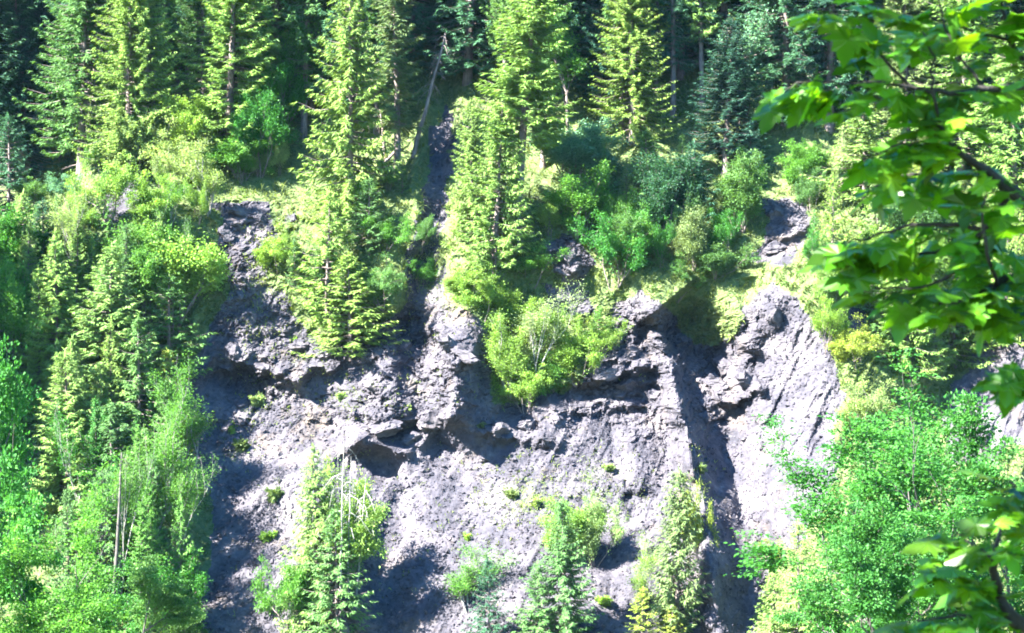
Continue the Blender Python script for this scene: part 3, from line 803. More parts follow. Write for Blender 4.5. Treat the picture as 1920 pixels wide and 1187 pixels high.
# trees rooted low on the scree
P('full', 1, 592, 1190, 842, 74, 'lit', 'spruce with sunlit tip in the left bottom clump on the scree')
P('leafy', 1, 655, 1080, 880, 66, 'lime', 'leafy tree on the right of the left bottom clump on the scree')
P('full', 0, 630, 1180, 960, 60, 'mid', 'half shaded spruce at the right of the left bottom clump')
P('bush', 0, 545, 1200, 1040, 58, 'fresh', 'green shrub at the left of the left bottom clump')
P('birch', 0, 600, 1215, 1020, 50, 'green', 'shaded slim tree in front of the left bottom clump')
P('birch', 0, 880, 1150, 1030, 58, 'fresh', 'thin light green tree left of the middle bottom spruces')
P('full', 2, 916, 1230, 1055, 42, 'dark', 'dark spruce at the bottom left of the middle bottom spruce')
P('full', 0, 1058, 1240, 940, 66, 'mid', 'largest spruce at the middle of the bottom border')
P('leafy', 0, 1075, 1060, 945, 44, 'lime', 'lime green leafy top right behind the largest bottom spruce')
P('bush', 1, 1115, 1060, 900, 42, 'pale', 'pale grassy shrub on the rib right of the middle bottom spruce')
P('full', 1, 1010, 1240, 1060, 56, 'mid', 'smaller green spruce left of the largest bottom spruce')
P('dense', 0, 1268, 1190, 885, 42, 'olive', 'dense olive columnar conifer low between the two gullies')
P('bush', 0, 1300, 1090, 905, 40, 'yellow', 'yellowish shrub pressed against the right side of the columnar conifer')
P('birch', 1, 1205, 1160, 1010, 46, 'lime', 'pale thin tree left of the columnar conifer')
P('young', 1, 1205, 1230, 1110, 38, 'yellow', 'young yellow green spruce tip at the bottom left of the columnar conifer')
P('young', 0, 1258, 1240, 1140, 30, 'yellow', 'young spruce tip right under the columnar conifer')
P('full', 2, 1500, 1240, 985, 56, 'lit', 'pale sunlit spruce at the bottom right of the right gully')
P('full', 1, 1450, 1240, 1070, 46, 'lit', 'smaller pale spruce at the right gully mouth')
P('bush', 2, 1445, 1065, 1015, 34, 'yellow', 'little yellowish bush on the bright spur beside the right gully')
P('full', 0, 1560, 1240, 1000, 50, 'lit', 'pale spruce left of the big near broadleaf tree')
# right side
P('full', 1, 1700, 700, 425, 76, 'lit', 'pale spruce below the maple leaves on the right slope')
P('bush', 1, 1605, 690, 600, 52, 'yellow', 'round yellow green shrub on the crest of the bright shale face')
P('bush', 2, 1548, 660, 560, 40, 'lime', 'sunlit shrub on the left crest of the bright shale face')
P('full', 2, 1655, 640, 500, 50, 'mid', 'half shaded spruce behind the round yellow shrub')
P('full', 0, 1790, 680, 470, 66, 'lit', 'pale spruce right of the one below the maple leaves')
P('full', 1, 1890, 640, 430, 66, 'lit', 'pale spruce at the right border under the maple leaves')
P('bush', 0, 1570, 560, 480, 52, 'pale', 'pale leafy bush left under the maple leaves')
P('bush', 1, 1640, 520, 400, 56, 'lime', 'yellow green bush under the middle of the maple leaves')
P('bush', 0, 1740, 560, 440, 56, 'lime', 'bright bush right of the one under the middle maple leaves')
P('bush', 2, 1610, 830, 720, 52, 'pale', 'pale shrub on the right edge of the bright shale face')

# weeds and saplings on the bare shale
wl = [(478, 755, 40), (455, 838, 34), (440, 805, 30), (640, 745, 22), (520, 930, 40), (500, 1010, 34), (1000, 945, 34), (960, 930, 26), (870, 1010, 26), (1140, 880, 24), (1310, 880, 26), (1130, 1130, 30), (765, 765, 18), (900, 800, 20), (545, 640, 22)]
for k, (px, py, w) in enumerate(wl):
    b = at(px, py, True); s = b.y / F
    plant('weed', k, b, w * s * .36, w * s * .42, ['pale', 'olive', 'lime'][k % 3],
          None, 'weed clumps on the bare shale')

# upper wood: spruces deep behind, in each other's shade
fr = np.random.default_rng(99); spots = []
def chute(px): return 770 < px < 860
tries = 0
while len(spots) < 185 and tries < 20000:
    tries += 1
    x = fr.uniform(-52, 50); z = fr.uniform(11, 56)
    if z > 34 and fr.random() < .6: continue
    y = float(hy(x, z)); px, py = 960 + F * x / y, 593.5 - F * z / y
    lim = np.interp(px, [0, 140, 200, 480, 520, 700, 760, 860, 900, 1200, 1500, 1900], [400, 380, 230, 210, 240, 220, 150, 150, 210, 200, 250, 260])
    if py > lim or (chute(px) and py > 60): continue
    if any((x - a) ** 2 + (y - b) ** 2 < 2.9 ** 2 for a, b, _ in spots): continue
    spots.append((x, y, z))
def wood_place(x, y, z):
    px = 960 + F * x / y; d = 'at the front of the wood' if z < 18 else ('low in the upper wood' if z < 26 else 'midway up the wood' if z < 36 else 'high up in the wood')
    for lim, t in ((0, 'beyond the left border'), (180, 'in the dark left corner'), (500, 'behind the left sunlit spruces'), (760, 'behind the full spruce'), (880, 'above the dark chute'),
                   (1080, 'behind the biggest spruce'), (1300, 'behind the twin trunk spruce'), (1500, 'behind the whitebeam'), (1920, 'behind the maple leaves'), (9999, 'beyond the right border')):
        if px < lim: return d + ' ' + t
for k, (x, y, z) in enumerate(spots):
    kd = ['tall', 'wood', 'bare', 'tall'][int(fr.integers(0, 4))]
    col = ['dark', 'deep', 'mid', 'dark'][int(fr.integers(0, 4))]; dc = TONE[col]  # the wood's shade is also painted into these darker crowns
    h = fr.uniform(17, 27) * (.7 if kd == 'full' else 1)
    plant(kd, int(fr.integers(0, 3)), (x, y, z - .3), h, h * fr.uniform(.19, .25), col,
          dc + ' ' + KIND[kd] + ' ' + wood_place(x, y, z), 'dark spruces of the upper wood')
# unseen spruces added outside the left border to shade the dark corner
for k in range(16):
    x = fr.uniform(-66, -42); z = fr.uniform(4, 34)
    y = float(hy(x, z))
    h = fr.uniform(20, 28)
    plant('tall', k, (x, y, z - .3), h, h * .24, 'dark', 'unseen dark spruce added beyond the left border to shade the corner', 'dark spruces added beyond the left border for shade')

k = 0  # unseen spruces added past the border to shade the lower left wood
while k < 18:
    x = fr.uniform(-50, -36); z = fr.uniform(-20, -5); y = float(hy(x, z)); h = fr.uniform(19, 26)
    if 960 + F * (x + .24 * h) / y > -10: continue
    k += 1
    plant('wood', k, (x, y, z - .3), h, h * .22, 'mid', 'unseen spruce added beyond the left border to shade the lower slope', 'spruces added beyond the lower left border for shade')

# near trees rooted on the valley floor
def near(kind, var, px, y, toppy, hw, col, label, group=None, rot=None):
    x = (px - 960) / F * y; z0 = float(valley_z(np.array([x]), np.array([y]))[0])
    zt = (593.5 - toppy) / F * y
    return plant(kind, var, (x, y, z0 - .2), zt - z0, hw * y / F, col, label, group, rot=rot)
near('near', 0, 1690, 84, 690, 250, 'green', 'big near broadleaf tree with several stems filling the lower right', rot=1.0)
near('near', 1, 1915, 92, 740, 230, 'green', 'second near broadleaf tree at the right border behind the big one', rot=2.2)
near('near', 1, 1645, 76, 930, 190, 'green', 'lower near broadleaf crown in front of the big one at the bottom right', rot=3.3)
near('near', 1, -40, 80, 640, 170, 'green', 'near broadleaf tree with shaded green crown at the left border', rot=.4)
near('near', 0, 50, 70, 880, 180, 'fresh', 'bright leafy near tree in the bottom left corner', rot=2.9)
near('near', 1, 215, 88, 1040, 130, 'mid', 'near broadleaf crown right of the bottom left corner tree', rot=5.1)
# crowded fillers of the slopes, which nothing tells apart
def filler(n, box, kinds, cols, size, label, group, seed):
    r = np.random.default_rng(seed); k = 0
    while k < n:
        px, py = r.uniform(box[0], box[2]), r.uniform(box[1], box[3])
        b = at(px, py)
        if bare_mask(np.array([b.x]), np.array([b.z]))[0]: continue
        if py < 260 and 690 < px < 900: continue               # the chute stays open
        kd = kinds[int(r.integers(0, len(kinds)))]; h = r.uniform(*size)
        plant(kd, k, b - Vector((0, 0, .2)), h, h * (r.uniform(.10, .135) if kd in ('thin', 'bare') else r.uniform(.17, .22) if kd in SPR else r.uniform(.26, .36)), cols[int(r.integers(0, len(cols)))], None, group); k += 1
filler(16, (200, 190, 1330, 255), ['thin', 'bare', 'thin'], ['mid', 'lit', 'olive'], (17, 23), 'x', 'slim spruces in the front of the upper wood', 8)
filler(22, (-60, 600, 330, 930), ['full', 'full', 'thin', 'full', 'full'], ['lit', 'mid', 'lit', 'mid'], (6.5, 11), 'sunlit slender conifer crowded into the left tree mass', 'crowded trees of the left mass', 1)
filler(16, (-40, 440, 380, 600), ['birch', 'full', 'full'], ['lime', 'fresh', 'lit', 'mid'], (4, 7), 'leafy young tree on the slope above the left spruces', 'young trees above the left mass', 2)
filler(12, (150, 290, 540, 430), ['bush', 'leafy'], ['lime', 'pale', 'fresh'], (2, 4), 'sunlit low shrub at the foot of the left upper spruces', 'low shrubs under the left upper spruces', 3)
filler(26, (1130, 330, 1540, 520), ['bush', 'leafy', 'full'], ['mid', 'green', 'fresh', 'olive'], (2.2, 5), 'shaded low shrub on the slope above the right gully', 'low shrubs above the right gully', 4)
filler(34, (1560, 360, 2000, 700), ['full', 'full', 'leafy'], ['lit', 'mid', 'lime', 'pale'], (3, 7.5), 'sunlit young tree on the right slope behind the maple leaves', 'young trees behind the maple leaves', 5)
filler(14, (540, 350, 780, 560), ['bush', 'young'], ['mid', 'fresh', 'lit'], (1.5, 3.5), 'low shrub between the small spruces left of the chute', 'low shrubs left of the chute', 6)
filler(20, (120, 900, 380, 1180), ['full', 'birch', 'full', 'thin'], ['green', 'mid', 'fresh'], (6, 10), 'shaded slender young tree in the lower left wood', 'young trees of the lower left wood', 7)

# ------------------------------------------------------------------ dead wood
def stick(name, a, b, r0, r1, label, cat, mat=M_dead, sag=.0, group=None, twigs=0, seed=1):
    r = np.random.default_rng(seed); a, b = np.array(a), np.array(b)
    t = np.linspace(0, 1, 9)[:, None]; Pt = a + (b - a) * t
    Pt = Pt + np.sin(t * math.pi) * np.array([[sag, 0, 0]]) + r.normal(0, .02, Pt.shape)
    e = bpy.data.objects.new(name, None); COL.objects.link(e); e.location = a
    tk = Bag(); tk.add(*tube(Pt - a, np.linspace(r0, r1, 9), 9)); link('trunk', tk.mesh('trunk', mat, True), e)
    if twigs:
        bg_ = Bag()
        for k in range(twigs):
            f = r.uniform(.35, 1) ** .7; s0 = a + (b - a) * f - a; az = r.uniform(0, 6.28); l = r.uniform(.4, 1.9) * (1.25 - f * .5)
            d = np.array([math.cos(az), math.sin(az), r.uniform(-.9, -.1)]) * l
            bg_.add(*tube(np.array([s0, s0 + d * .5 + [0, 0, .1], s0 + d + [0, 0, -.25 * l]]), [.03, .02, .006], 3))
            for q in range(3):
                m = s0 + d * r.uniform(.4, 1); bg_.add(*tube(np.array([m, m + r.normal(0, .3, 3) + [0, 0, -.4]]), [.014, .004], 3))
        link('branch', bg_.mesh('branch', mat), e)
    tag(e, label, cat, group)
    return e
b = at(773, 298); s = b.y / F
stick('dead_tree', b, b + Vector((62 * s, .8, 238 * s)), .21, .07, 'bare dead spruce leaning right over the dark chute', 'dead tree', M_bark, twigs=26, seed=3)
b = at(722, 300); stick('dead_tree', b, b + Vector((-.4, .2, 4.2)), .13, .07, 'short dead stem beside the thinly branched spruce', 'dead tree', twigs=5, seed=4)
a = at(688, 348); c = at(743, 288); stick('fallen_log', a + Vector((0, -.6, .1)), c + Vector((0, -.7, .2)), .17, .12, 'thin fallen log lying slanted left of the chute', 'log', seed=5)
for k, (px, py, tx, ty, lb) in enumerate([(642, 960, 648, 818, 'tallest dry pale stem rising from the left bottom clump'), (655, 960, 662, 850, 'dry pale stem right of the tallest one in the left bottom clump'),
        (672, 965, 690, 890, 'slanted short dry stem at the right of the left bottom clump')]):
    b = at(px, 1110); b.y -= 1.5; s = b.y / F; py = 1110; px = px
    stick('dry_stem', b, b + Vector(((tx - px) * s, 0, (py - ty) * s)), .07, .02, lb, 'dead stem', M_pale, twigs=10, seed=20 + k)
b = at(220, 1140); b.y -= 2.5; s = b.y / F; stick('dead_tree', b + Vector((0, 1.2, 0)), b + Vector((.5, 1.6, 300 * s)), .14, .06, 'tall grey bare stem standing in the lower left wood', 'dead tree', M_grey, twigs=8, seed=30)
b = at(350, 1160); stick('dead_stump', b + Vector((0, -1, 0)), b + Vector((.1, -1, 2.1)), .14, .09, 'broken pale snag at the lower left scree edge', 'snag', M_pale, seed=31)
b = at(386, 1110); stick('dead_stump', b + Vector((0, -.5, 0)), b + Vector((0, -.5, .9)), .07, .05, 'tiny pale stump in the shaded left scree', 'snag', M_pale, seed=33)

# ------------------------------------------------------------------ rocks
def make_rock(seed, cuts=14):
    r = np.random.default_rng(seed)
    import bmesh
    bm = bmesh.new(); bmesh.ops.create_icosphere(bm, subdivisions=4, radius=1)
    pl = [(norm(r.normal(0, 1, 3)), r.uniform(.42, .80)) for _ in range(cuts)]
    tilt = np.array(Euler((r.uniform(-.5, .5), r.uniform(-.7, .3), 0)).to_matrix())
    for v in bm.verts:
        p = np.array(v.co)
        for n_, d_ in pl:
            q = p @ n_ - d_
            if q > 0: p = p - n_ * q
        q = tilt @ p; l = np.floor(q[2] * 6 + .6 * float(vnoise(np.array([q[0] * 2]), np.array([q[1] * 2]), seed=seed)[0]))
        v.co = p * (1 + .20 * (float(vnoise(np.array([l * 3.7 + .5]), np.array([float(int(q[0] * 2.5))]), seed=seed)[0])) + .10 * float(vnoise(np.array([p[0] * 4]), np.array([p[1] * 4]), np.array([p[2] * 4]), seed=seed + 1)[0]) + r.uniform(-.02, .02))
    me = bpy.data.meshes.new('rock'); bm.to_mesh(me); bm.free(); me.materials.append(M_rock)
    return me
ROCKS = [make_rock(200 + k) for k in range(7)]
def rock(px, py, w, h, label, group, out=.25, name='boulder', k=0, dip=None):
    b = at(px, py, True); s = b.y / F
    o = link(name, ROCKS[k % 7]); o.location = b + Vector((0, -out * w * s * .5, 0))
    o.scale = (w * s * .5, w * s * .42, h * s * .5)
    o.rotation_euler = (random.uniform(-.3, .3), random.uniform(-.35, .35) if dip is None else dip, random.uniform(-.5, .5))
    tag(o, label, 'rock', group)
    return o
GL = 'rock blocks standing out of the ledges'
big = [(730, 800, 75, 45, 'big broken block at the bottom left of the central overhang'), (690, 805, 50, 36, 'block at the left end of the central overhang'),
       (810, 790, 62, 58, 'rounded ochre block at the right end of the central overhang'), (770, 822, 58, 32, 'flat block under the middle of the central overhang'),
       (845, 650, 62, 48, 'large slanted slab right of the chute foot'), (875, 668, 60, 40, 'slab leaning below the large slanted one right of the chute foot'), (760, 650, 46, 46, 'block left of the chute foot'),
       (935, 805, 64, 52, 'big pale block below the lime green tree'), (985, 800, 54, 56, 'block right of the big pale one below the lime green tree'), (912, 855, 40, 46, 'tilted slab under the big pale block'),
       (1360, 690, 74, 58, 'rough block on the nose between the right gully and the bright face'), (1400, 715, 56, 52, 'lower right block on the nose beside the right gully'), (1345, 720, 50, 40, 'lower left block on the nose beside the right gully'),
       (1450, 590, 34, 60, 'smooth upright slab below the grassy knoll'), (1455, 400, 44, 46, 'pale fractured block on the grassy knoll at right'), (1490, 420, 40, 34, 'block right of the pale fractured one on the knoll'),
       (1450, 465, 50, 34, 'lower rock step under the grassy knoll'), (545, 412, 34, 30, 'pale boulder above the left rock rib'), (455, 400, 60, 34, 'pale layered ledge above the left rock face'), (425, 440, 34, 40, 'shaded block under the pale layered ledge'),
       (440, 660, 44, 60, 'rock nose at the left end of the left rock band'), (500, 690, 52, 36, 'block in the middle of the left rock band'), (610, 665, 50, 34, 'block under the small yellow green spruce'),
       (560, 650, 44, 36, 'block left of the one under the small yellow green spruce'), (1065, 485, 40, 44, 'pale bare earth block between the shrubs'), (960, 445, 30, 30, 'pale root rock at the foot of the biggest spruce'),
       (1140, 700, 60, 36, 'shaded block under the light shrub'), (1230, 740, 60, 40, 'block at the right end of the middle ledge'), (1180, 720, 50, 34, 'rock left of the middle ledge end'), (250, 350, 34, 60, 'sunlit bare rock under the leftmost spruces')]
for k, (px, py, w, h, lb) in enumerate(big): rock(px, py, w, h, lb, GL, .1, 'rock_block', k)
# loose stones one can still pick out on the scree
sr = np.random.default_rng(5); n = 0
while n < 230:
    px, py = sr.uniform(370, 1440), sr.uniform(760, 1187)
    b0 = plane_pt(px, py)
    if not bare_mask(np.array([b0[0]]), np.array([b0[1]]))[0]: continue
    w = min(30, 8 + sr.exponential(5.0))
    rock(px, py, w, w * sr.uniform(.5, .8), 'loose grey shale stone ' + whereabouts(at(px, py)), 'loose stones on the scree', .1, 'stone', n); n += 1
# countless smaller chips
cv, cf, off = [], [], 0
base_v = np.array([[1, 0, 0], [-.6, .9, 0], [-.7, -.8, .1], [0, 0, .8], [.1, .1, -.8]]); base_f = np.array([[0, 1, 3], [1, 2, 3], [2, 0, 3], [1, 0, 4], [2, 1, 4], [0, 2, 4]])
NX = 40000
cx = sr.uniform(-27, 27, NX); cz = sr.uniform(-23, 15, NX)
ok = bare_mask(cx, cz); cx, cz = cx[ok], cz[ok]
cy = hy(cx, cz)
for x, y, z in zip(cx, cy, cz):
    q = np.array(Euler((sr.uniform(0, 6.3), sr.uniform(0, 6.3), sr.uniform(0, 6.3))).to_matrix())
    sc_ = min(.28, .055 + sr.exponential(.045))
    cv.append((base_v * sr.uniform(.6, 1.3, (1, 3))) @ q.T * sc_ + [x, y - .02, z]); cf.append(base_f + off); off += 5
chips = link('shale_chips', mesh_np('shale_chips', np.concatenate(cv), np.concatenate(cf), M_rock))
tag(chips, 'countless small shale chips strewn over the scree', 'stone chips', kind='stuff')

# ------------------------------------------------------------------ thin blue air of the valley
import bmesh
bmh = bmesh.new(); bmesh.ops.create_cube(bmh, size=1)
for v in bmh.verts: v.co = Vector((v.co.x * 900 + 0, v.co.y * 720 + 40, v.co.z * 245 + 62))
mh_ = bpy.data.meshes.new('haze'); bmh.to_mesh(mh_); bmh.free()
hm, hnt, hout = nodemat('haze'); hv = N(hnt, 'ShaderNodeVolumePrincipled', Density=HAZE)
hv.inputs['Color'].default_value = (.35, .58, .95, 1); hnt.links.new(hv.outputs[0], hout.inputs['Volume']); mh_.materials.append(hm)
tag(link('haze', mh_), 'thin bluish haze in the valley air', kind='stuff')

# ------------------------------------------------------------------ grass and undergrowth
gr_ = np.random.default_rng(6)
def tufts(name, label, xs, zs, hs, col, blades=9, wd=.035, hang=.4, cat='grass'):
    ys = hy(xs, zs)
    n = len(xs); idx = np.repeat(np.arange(n), blades); m = len(idx)
    C = np.stack([xs[idx], ys[idx] + .05, zs[idx]], 1) + gr_.normal(0, .13, (m, 3)) * [1, .3, 1]
    A = gr_.normal(0, .55, (m, 3)) + np.array([0, -.75, .55 - hang]) 
    Nn = gr_.normal(0, .5, (m, 3)) + np.array([0, -.3, 1])
    L = hs[idx] * gr_.uniform(.6, 1.3, m); Wd = np.full(m, wd) * gr_.uniform(.7, 1.5, m)
    V, Fc, T = leaves(C, A, Nn, L, Wd * 2, .1, np.clip(.5 + gr_.normal(0, .22, m) + .25 * vnoise(xs[idx] * .4, zs[idx] * .4, seed=7), 0, 1))
    o = link(name, mesh_np(name, V, Fc, M_grass, {'tint': T}), color=col)
    tag(o, label, cat, kind='stuff'); return o
NG = 30000
gxs, gzs = gr_.uniform(-42, 42, NG), gr_.uniform(-24, 22, NG)
ok = ~bare_mask(gxs, gzs) & (gr_.random(NG) < np.where(gzs > 10, .5, 1))
tufts('grass', 'tufty grass hanging over the brows and slopes', gxs[ok], gzs[ok], gr_.uniform(.25, .75, ok.sum()), (.085, .115, .032), 7)
NL = 9000
gxs, gzs = gr_.uniform(-42, 42, NL), gr_.uniform(-24, 22, NL)
ok = ~bare_mask(gxs, gzs) & (fbm(gxs * .22, gzs * .22, 2, seed=77) > -.05)
tufts('undergrowth', 'leafy undergrowth covering the slopes between the trees', gxs[ok], gzs[ok], gr_.uniform(.14, .3, ok.sum()), (.070, .130, .028), 12, .06, .2, 'undergrowth')
# sparse grass in the broken rock
gxs, gzs = gr_.uniform(-25, 24, 16000), gr_.uniform(-20, 8, 16000)
yb_ = base_y(gzs); p_, q_ = 960 + F * gxs / yb_, 593.5 - F * gzs / yb_
dn = sum(a * np.exp(-(((p_ - cx_) / rx) ** 2 + ((q_ - cy_) / ry) ** 2)) for cx_, cy_, rx, ry, a in
   [(520, 500, 50, 60, 1), (480, 600, 50, 50, .6), (985, 930, 70, 50, .8), (1130, 930, 40, 60, .7), (470, 780, 30, 40, .5), (440, 850, 30, 30, .5), (800, 500, 50, 70, 1), (650, 740, 30, 30, .5),
    (1310, 900, 20, 70, .9), (1440, 1040, 40, 30, .9), (870, 560, 40, 40, .9), (760, 620, 30, 40, .5), (900, 1010, 60, 30, .4), (700, 900, 400, 250, .06), (560, 560, 120, 130, .35), (640, 740, 140, 40, .2), (1040, 930, 160, 60, .35)])
ok = bare_mask(gxs, gzs) & (gr_.random(len(gxs)) < dn)
tufts('sparse_grass', 'sparse pale grass tufts rooted in the shale', gxs[ok], gzs[ok], gr_.uniform(.15, .4, ok.sum()), (.115, .150, .040), 6, .03, .1)

# ------------------------------------------------------------------ the maple beside the camera
def maple_leaf(seed):
    r = np.random.default_rng(seed)
    ol = [(0, 0), (.10, -.06), (.30, -.10), (.24, .04), (.52, .10), (.40, .20), (.62, .36), (.44, .38), (.30, .40), (.34, .58), (.20, .56), (.16, .72), (0, 1.0)]
    ol = [(x * r.uniform(.93, 1.08), y * r.uniform(.96, 1.04)) for x, y in ol]
    pts = ol + [(-x * r.uniform(.93, 1.07), y * r.uniform(.96, 1.04)) for x, y in ol[-2:0:-1]]
    pts = np.array(pts); c = np.array([[0, .30]])
    P2 = np.concatenate([c, pts])
    zz = -.16 * np.abs(P2[:, 0]) ** 1.2 - .22 * np.clip(P2[:, 1] - .3, 0, 1) ** 1.6 + .05 * np.sin(P2[:, 0] * 9) + r.normal(0, .012, len(P2))
    zz[0] += .03
    V = np.column_stack([P2, zz]); n = len(pts)
    Fc = np.array([[0, 1 + k, 1 + (k + 1) % n] for k in range(n)])
    T = np.clip(.45 + r.normal(0, .10) + np.where(np.arange(len(V)) == 0, .12, 0) + r.normal(0, .05, len(V)), 0, 1)
    # stalk
    tv, tf = tube(np.array([[0, -.42, .10], [0, -.2, .04], [0, .02, 0]]), [.012, .010, .010], 4)
    return mesh_np('maple_leaf', np.concatenate([V, tv]), [Fc, tf + len(V)], M_maple, {'tint': np.concatenate([T, np.full(len(tv), .7)])})
LEAF = [maple_leaf(300 + k) for k in range(8)]
mp = bpy.data.objects.new('maple_tree', None); COL.objects.link(mp)
MY = 6.6
def mpt(px, py, dy=0.0):
    y = MY + dy; return np.array([(px - 960) / F * y, y, (593.5 - py) / F * y])
TR = np.array([3.1, 7.3, 0.])
gz0 = float(valley_z(np.array([TR[0]]), np.array([TR[1]]))[0])
mp.location = (TR[0], TR[1], gz0)
mo = np.array(mp.location)
tb = Bag(); tb.add(*tube(np.array([[0, 0, -.3], [.03, .02, 1.2], [-.05, 0, 2.6], [.02, .05, 4.2], [.1, 0, 6.5], [0, .1, 9.0]]), [.22, .17, .15, .13, .10, .05], 14))
link('trunk', tb.mesh('trunk', M_dark, True), mp)
twigs = [  # pixel path, depth offsets, start / end radius, leaves on it
 ([(2680, 620), (2300, 520), (2050, 400), (1935, 385), (1892, 355)], (.7, .5, .2, 0, 0), .075, .022, 0),
 ([(1892, 355), (1850, 320), (1800, 290), (1765, 245), (1748, 225)], (0, -.05, -.1, -.15, -.2), .020, .006, 9),
 ([(1765, 245), (1745, 160), (1755, 110), (1730, 60)], (-.15, -.2, -.2, -.2), .007, .003, 6),
 ([(2050, 400), (1980, 200), (1925, 158), (1850, 168), (1780, 176), (1715, 166)], (.2, .2, .1, 0, -.1, -.1), .022, .006, 10),
 ([(1715, 166), (1650, 150), (1590, 160), (1530, 150)], (-.1, -.2, -.25, -.3), .006, .003, 8),
 ([(1715, 166), (1665, 120), (1640, 80), (1625, 20), (1600, -40)], (-.1, -.1, -.05, 0, 0), .007, .003, 9),
 ([(1980, 200), (1925, 118), (1890, 75), (1880, 20), (1870, -50)], (.2, .3, .3, .3, .3), .014, .005, 9),
 ([(1890, 75), (1820, 60), (1760, 35), (1700, 25)], (.3, .2, .2, .2), .007, .003, 9),
 ([(1850, 168), (1800, 110), (1770, 60), (1760, -20)], (0, .1, .1, .1), .007, .003, 7),
 ([(1850, 320), (1800, 335), (1740, 325), (1690, 330), (1640, 350)], (-.05, .1, .2, .2, .3), .010, .003, 11),
 ([(1800, 290), (1740, 265), (1690, 270), (1640, 290)], (-.1, -.15, -.2, -.2), .007, .003, 9),
 ([(1892, 355), (1880, 395), (1845, 430), (1815, 480), (1785, 515), (1740, 535)], (0, 0, .05, .1, .1, .1), .018, .005, 12),
 ([(1845, 430), (1770, 420), (1700, 425), (1640, 440), (1590, 455)], (.05, .1, .15, .2, .2), .009, .003, 12),
 ([(1740, 535), (1690, 540), (1640, 540)], (.1, .1, .1), .005, .003, 6),
 ([(2300, 520), (2050, 540), (1920, 510), (1870, 535), (1810, 560), (1760, 570)], (.5, .3, .1, 0, -.05, -.1), .030, .005, 12),
 ([(1870, 535), (1850, 470), (1840, 400), (1850, 360)], (0, -.15, -.15, -.15), .008, .003, 7),
 ([(1920, 510), (1905, 560), (1890, 590)], (.1, .05, 0), .006, .003, 4),
 ([(1815, 480), (1750, 470), (1690, 480), (1630, 490), (1580, 480)], (.1, .2, .3, .3, .3), .007, .003, 10),
 ([(2050, 400), (1990, 700), (1930, 700), (1890, 700)], (.2, .1, 0, 0), .014, .003, 5),
 ([(2680, 1100), (2300, 1240), (2000, 1210), (1905, 1170), (1870, 1120), (1862, 1050), (1875, 990)], (.7, .3, 0, -.2, -.2, -.3, -.3), .050, .005, 10),
 ([(1870, 1120), (1830, 1110), (1790, 1080), (1750, 1060)], (-.2, -.3, -.3, -.4), .008, .003, 9),
 ([(1905, 1170), (1840, 1160), (1780, 1155), (1720, 1165)], (-.2, -.3, -.35, -.35), .008, .003, 9),
 ([(2000, 1210), (1960, 1050), (1920, 940), (1890, 900)], (0, 0, 0, 0), .012, .004, 8),
 ([(1530, 150), (1495, 156), (1470, 168)], (-.3, -.3, -.3), .004, .002, 2),
 ([(1625, 20), (1585, 22), (1530, 18)], (0, -.1, -.2), .005, .002, 4),
 ([(1862, 1050), (1820, 1020), (1790, 990)], (-.3, -.25, -.2), .006, .003, 6),
]
mr_ = np.random.default_rng(17); nleaf = 0; spots_l = []
for path, dys, r0, r1, nl in twigs:
    Pt = np.array([mpt(px, py, d) for (px, py), d in zip(path, dys)])
    t = np.linspace(0, len(Pt) - 1, len(Pt) * 4 - 3)
    Q = np.stack([np.interp(t, np.arange(len(Pt)), Pt[:, k]) for k in range(3)], 1)
    for _ in range(2): Q[1:-1] = .25 * Q[:-2] + .5 * Q[1:-1] + .25 * Q[2:]
    Q[1:-1] += mr_.normal(0, .004, Q[1:-1].shape)
    bb = Bag(); bb.add(*tube(Q - mo, np.linspace(r0, r1, len(Q)), 7)); link('branch', bb.mesh('branch', M_dark, True), mp)
    vis = [i for i in range(len(Q)) if 960 + F * Q[i, 0] / Q[i, 1] < 1945 and -30 < 593.5 - F * Q[i, 2] / Q[i, 1] < 1205]
    for k in range(int(nl * 1.42)):
        i = vis[int(mr_.uniform(.05, 1) ** .8 * (len(vis) - 1))] if vis else 0
        spots_l.append((Q[i], Q[min(i + 1, len(Q) - 1)] - Q[max(i - 1, 0)]))
    spots_l.append((Q[-1], Q[-1] - Q[-3]))
NSP = len(spots_l)
hand = [(1495, 156), (1530, 152), (1560, 20), (1600, 22)]
for px, py in hand: spots_l.append((mpt(px, py, -.3), np.array([-1, 0, 0])))
extra = Bag()
for k in range(150):                                        # leaves on twiglets too fine to follow, between and behind the others
    c, td = spots_l[int(mr_.integers(0, NSP))]
    spots_l.append((c + mr_.normal(0, 1, 3) * [.05, .10, .04] + [.04, .05, .0], td))
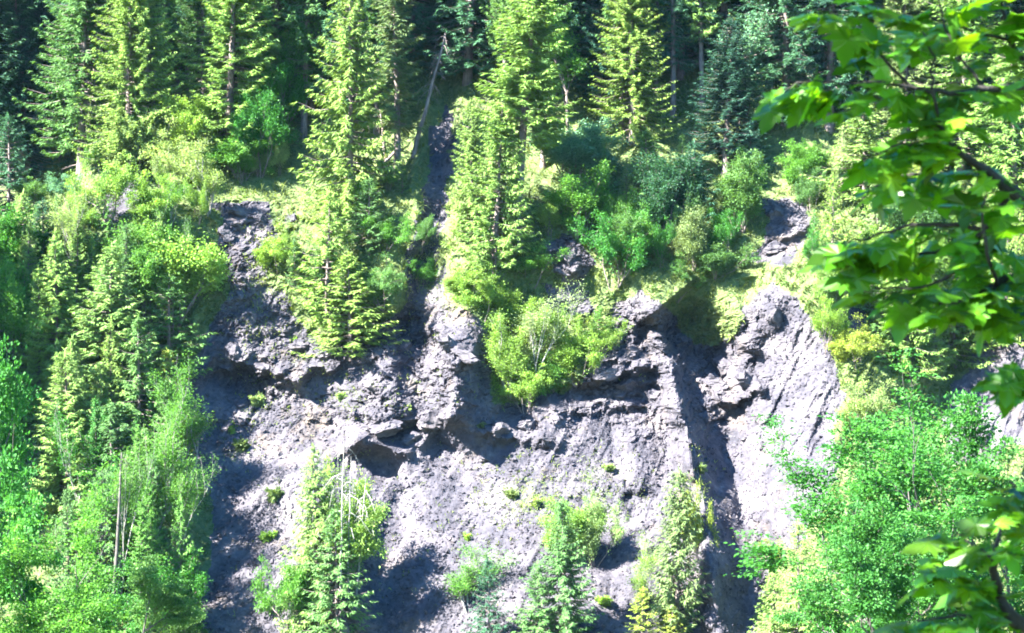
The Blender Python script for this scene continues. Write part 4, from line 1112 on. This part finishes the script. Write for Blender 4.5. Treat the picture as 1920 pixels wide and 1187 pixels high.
for c, tdir in spots_l:
    tdir = tdir / (np.linalg.norm(tdir) + 1e-9)
    a = np.array([mr_.normal(0, .7), mr_.normal(0, .7), mr_.uniform(-.95, .0)]) + tdir * .6 + np.array([-.15, -.25, 0]); a /= np.linalg.norm(a)
    nrm = np.array([mr_.normal(0, .35), mr_.normal(-.25, .35), 1.0]); sx = np.cross(a, nrm); sx /= np.linalg.norm(sx); nz2 = np.cross(sx, a)
    sz = mr_.uniform(.092, .152)
    pos = c - mo + a * sz * .42 - nz2 * sz * .08
    if nleaf >= 300:
        lm = LEAF[nleaf % 8]; vv = np.empty(len(lm.vertices) * 3); lm.vertices.foreach_get('co', vv); vv = vv.reshape(-1, 3) * sz
        vv = pos + vv[:, :1] * sx + vv[:, 1:2] * a + vv[:, 2:] * nz2
        tri = np.array([list(p_.vertices) for p_ in lm.polygons if len(p_.vertices) == 3]); qd = np.array([list(p_.vertices) for p_ in lm.polygons if len(p_.vertices) == 4])
        n0 = extra.n; extra.add(vv, tri, np.full(len(vv), mr_.uniform(.35, .65))); extra.f.setdefault(4, []).append(qd + n0)
        nleaf += 1
        continue
    o = link('leaf', LEAF[int(mr_.integers(0, 8))], mp, color=tuple(c_ * vr_ for c_ in (.060 * mr_.uniform(.8, 1.3), .175, .010)) if (vr_ := mr_.uniform(.35, 1.5)) else None)
    M4 = Matrix(((sx[0], a[0], nz2[0]), (sx[1], a[1], nz2[1]), (sx[2], a[2], nz2[2]))).to_4x4()
    o.matrix_local = Matrix.Translation(Vector(pos)) @ M4 @ Matrix.Scale(sz, 4)
    nleaf += 1
tag(link('leaf_sprays', extra.mesh('leaf_sprays', M_maple), mp, color=(.048, .150, .010)), kind='stuff')
print('maple leaves', nleaf)
# unseen crown added overhead, above the picture, to shade these twigs
NC = 7000
q = mr_.normal(0, 1, (NC * 3, 3)); q = q / np.linalg.norm(q, axis=1)[:, None] * mr_.uniform(.2, 1, (NC * 3, 1)) ** .4
q = q * [4.6, 4.6, 2.6] + [.2, 4.6, 4.4]
q = q[(q[:, 2] > .19 * np.clip(q[:, 1], 0, 99) + .55)][:NC]
m = len(q)
V, Fc, T = leaves(q - mo, mr_.normal(0, 1, (m, 3)) * [1, 1, .4] - [0, 0, .4], mr_.normal(0, .35, (m, 3)) + [0, 0, 1], mr_.uniform(.14, .24, m), mr_.uniform(.13, .2, m), .15)
tag(link('crown', mesh_np('crown', V, Fc, M_maple, {'tint': T}), mp, color=(.055, .15, .02)), kind='stuff')
for k in range(9):
    az = k * .7 + mr_.uniform(-.2, .2); h0 = 3.6 + .45 * k
    e_ = np.array([.2 + 3.6 * math.cos(az) - mo[0], 4.6 + 3.6 * math.sin(az) - mo[1], mr_.uniform(3.6, 5.6) - mo[2]])
    s0_ = np.array([0, 0, h0]); mm = (s0_ + e_) / 2 + [0, 0, .5]
    bb = Bag(); bb.add(*tube(np.array([s0_, mm, e_]), [.07, .045, .012], 7)); link('branch', bb.mesh('branch', M_dark, True), mp)
tag(mp, 'near maple with dark twigs and bright lobed leaves reaching in from the right', 'maple')
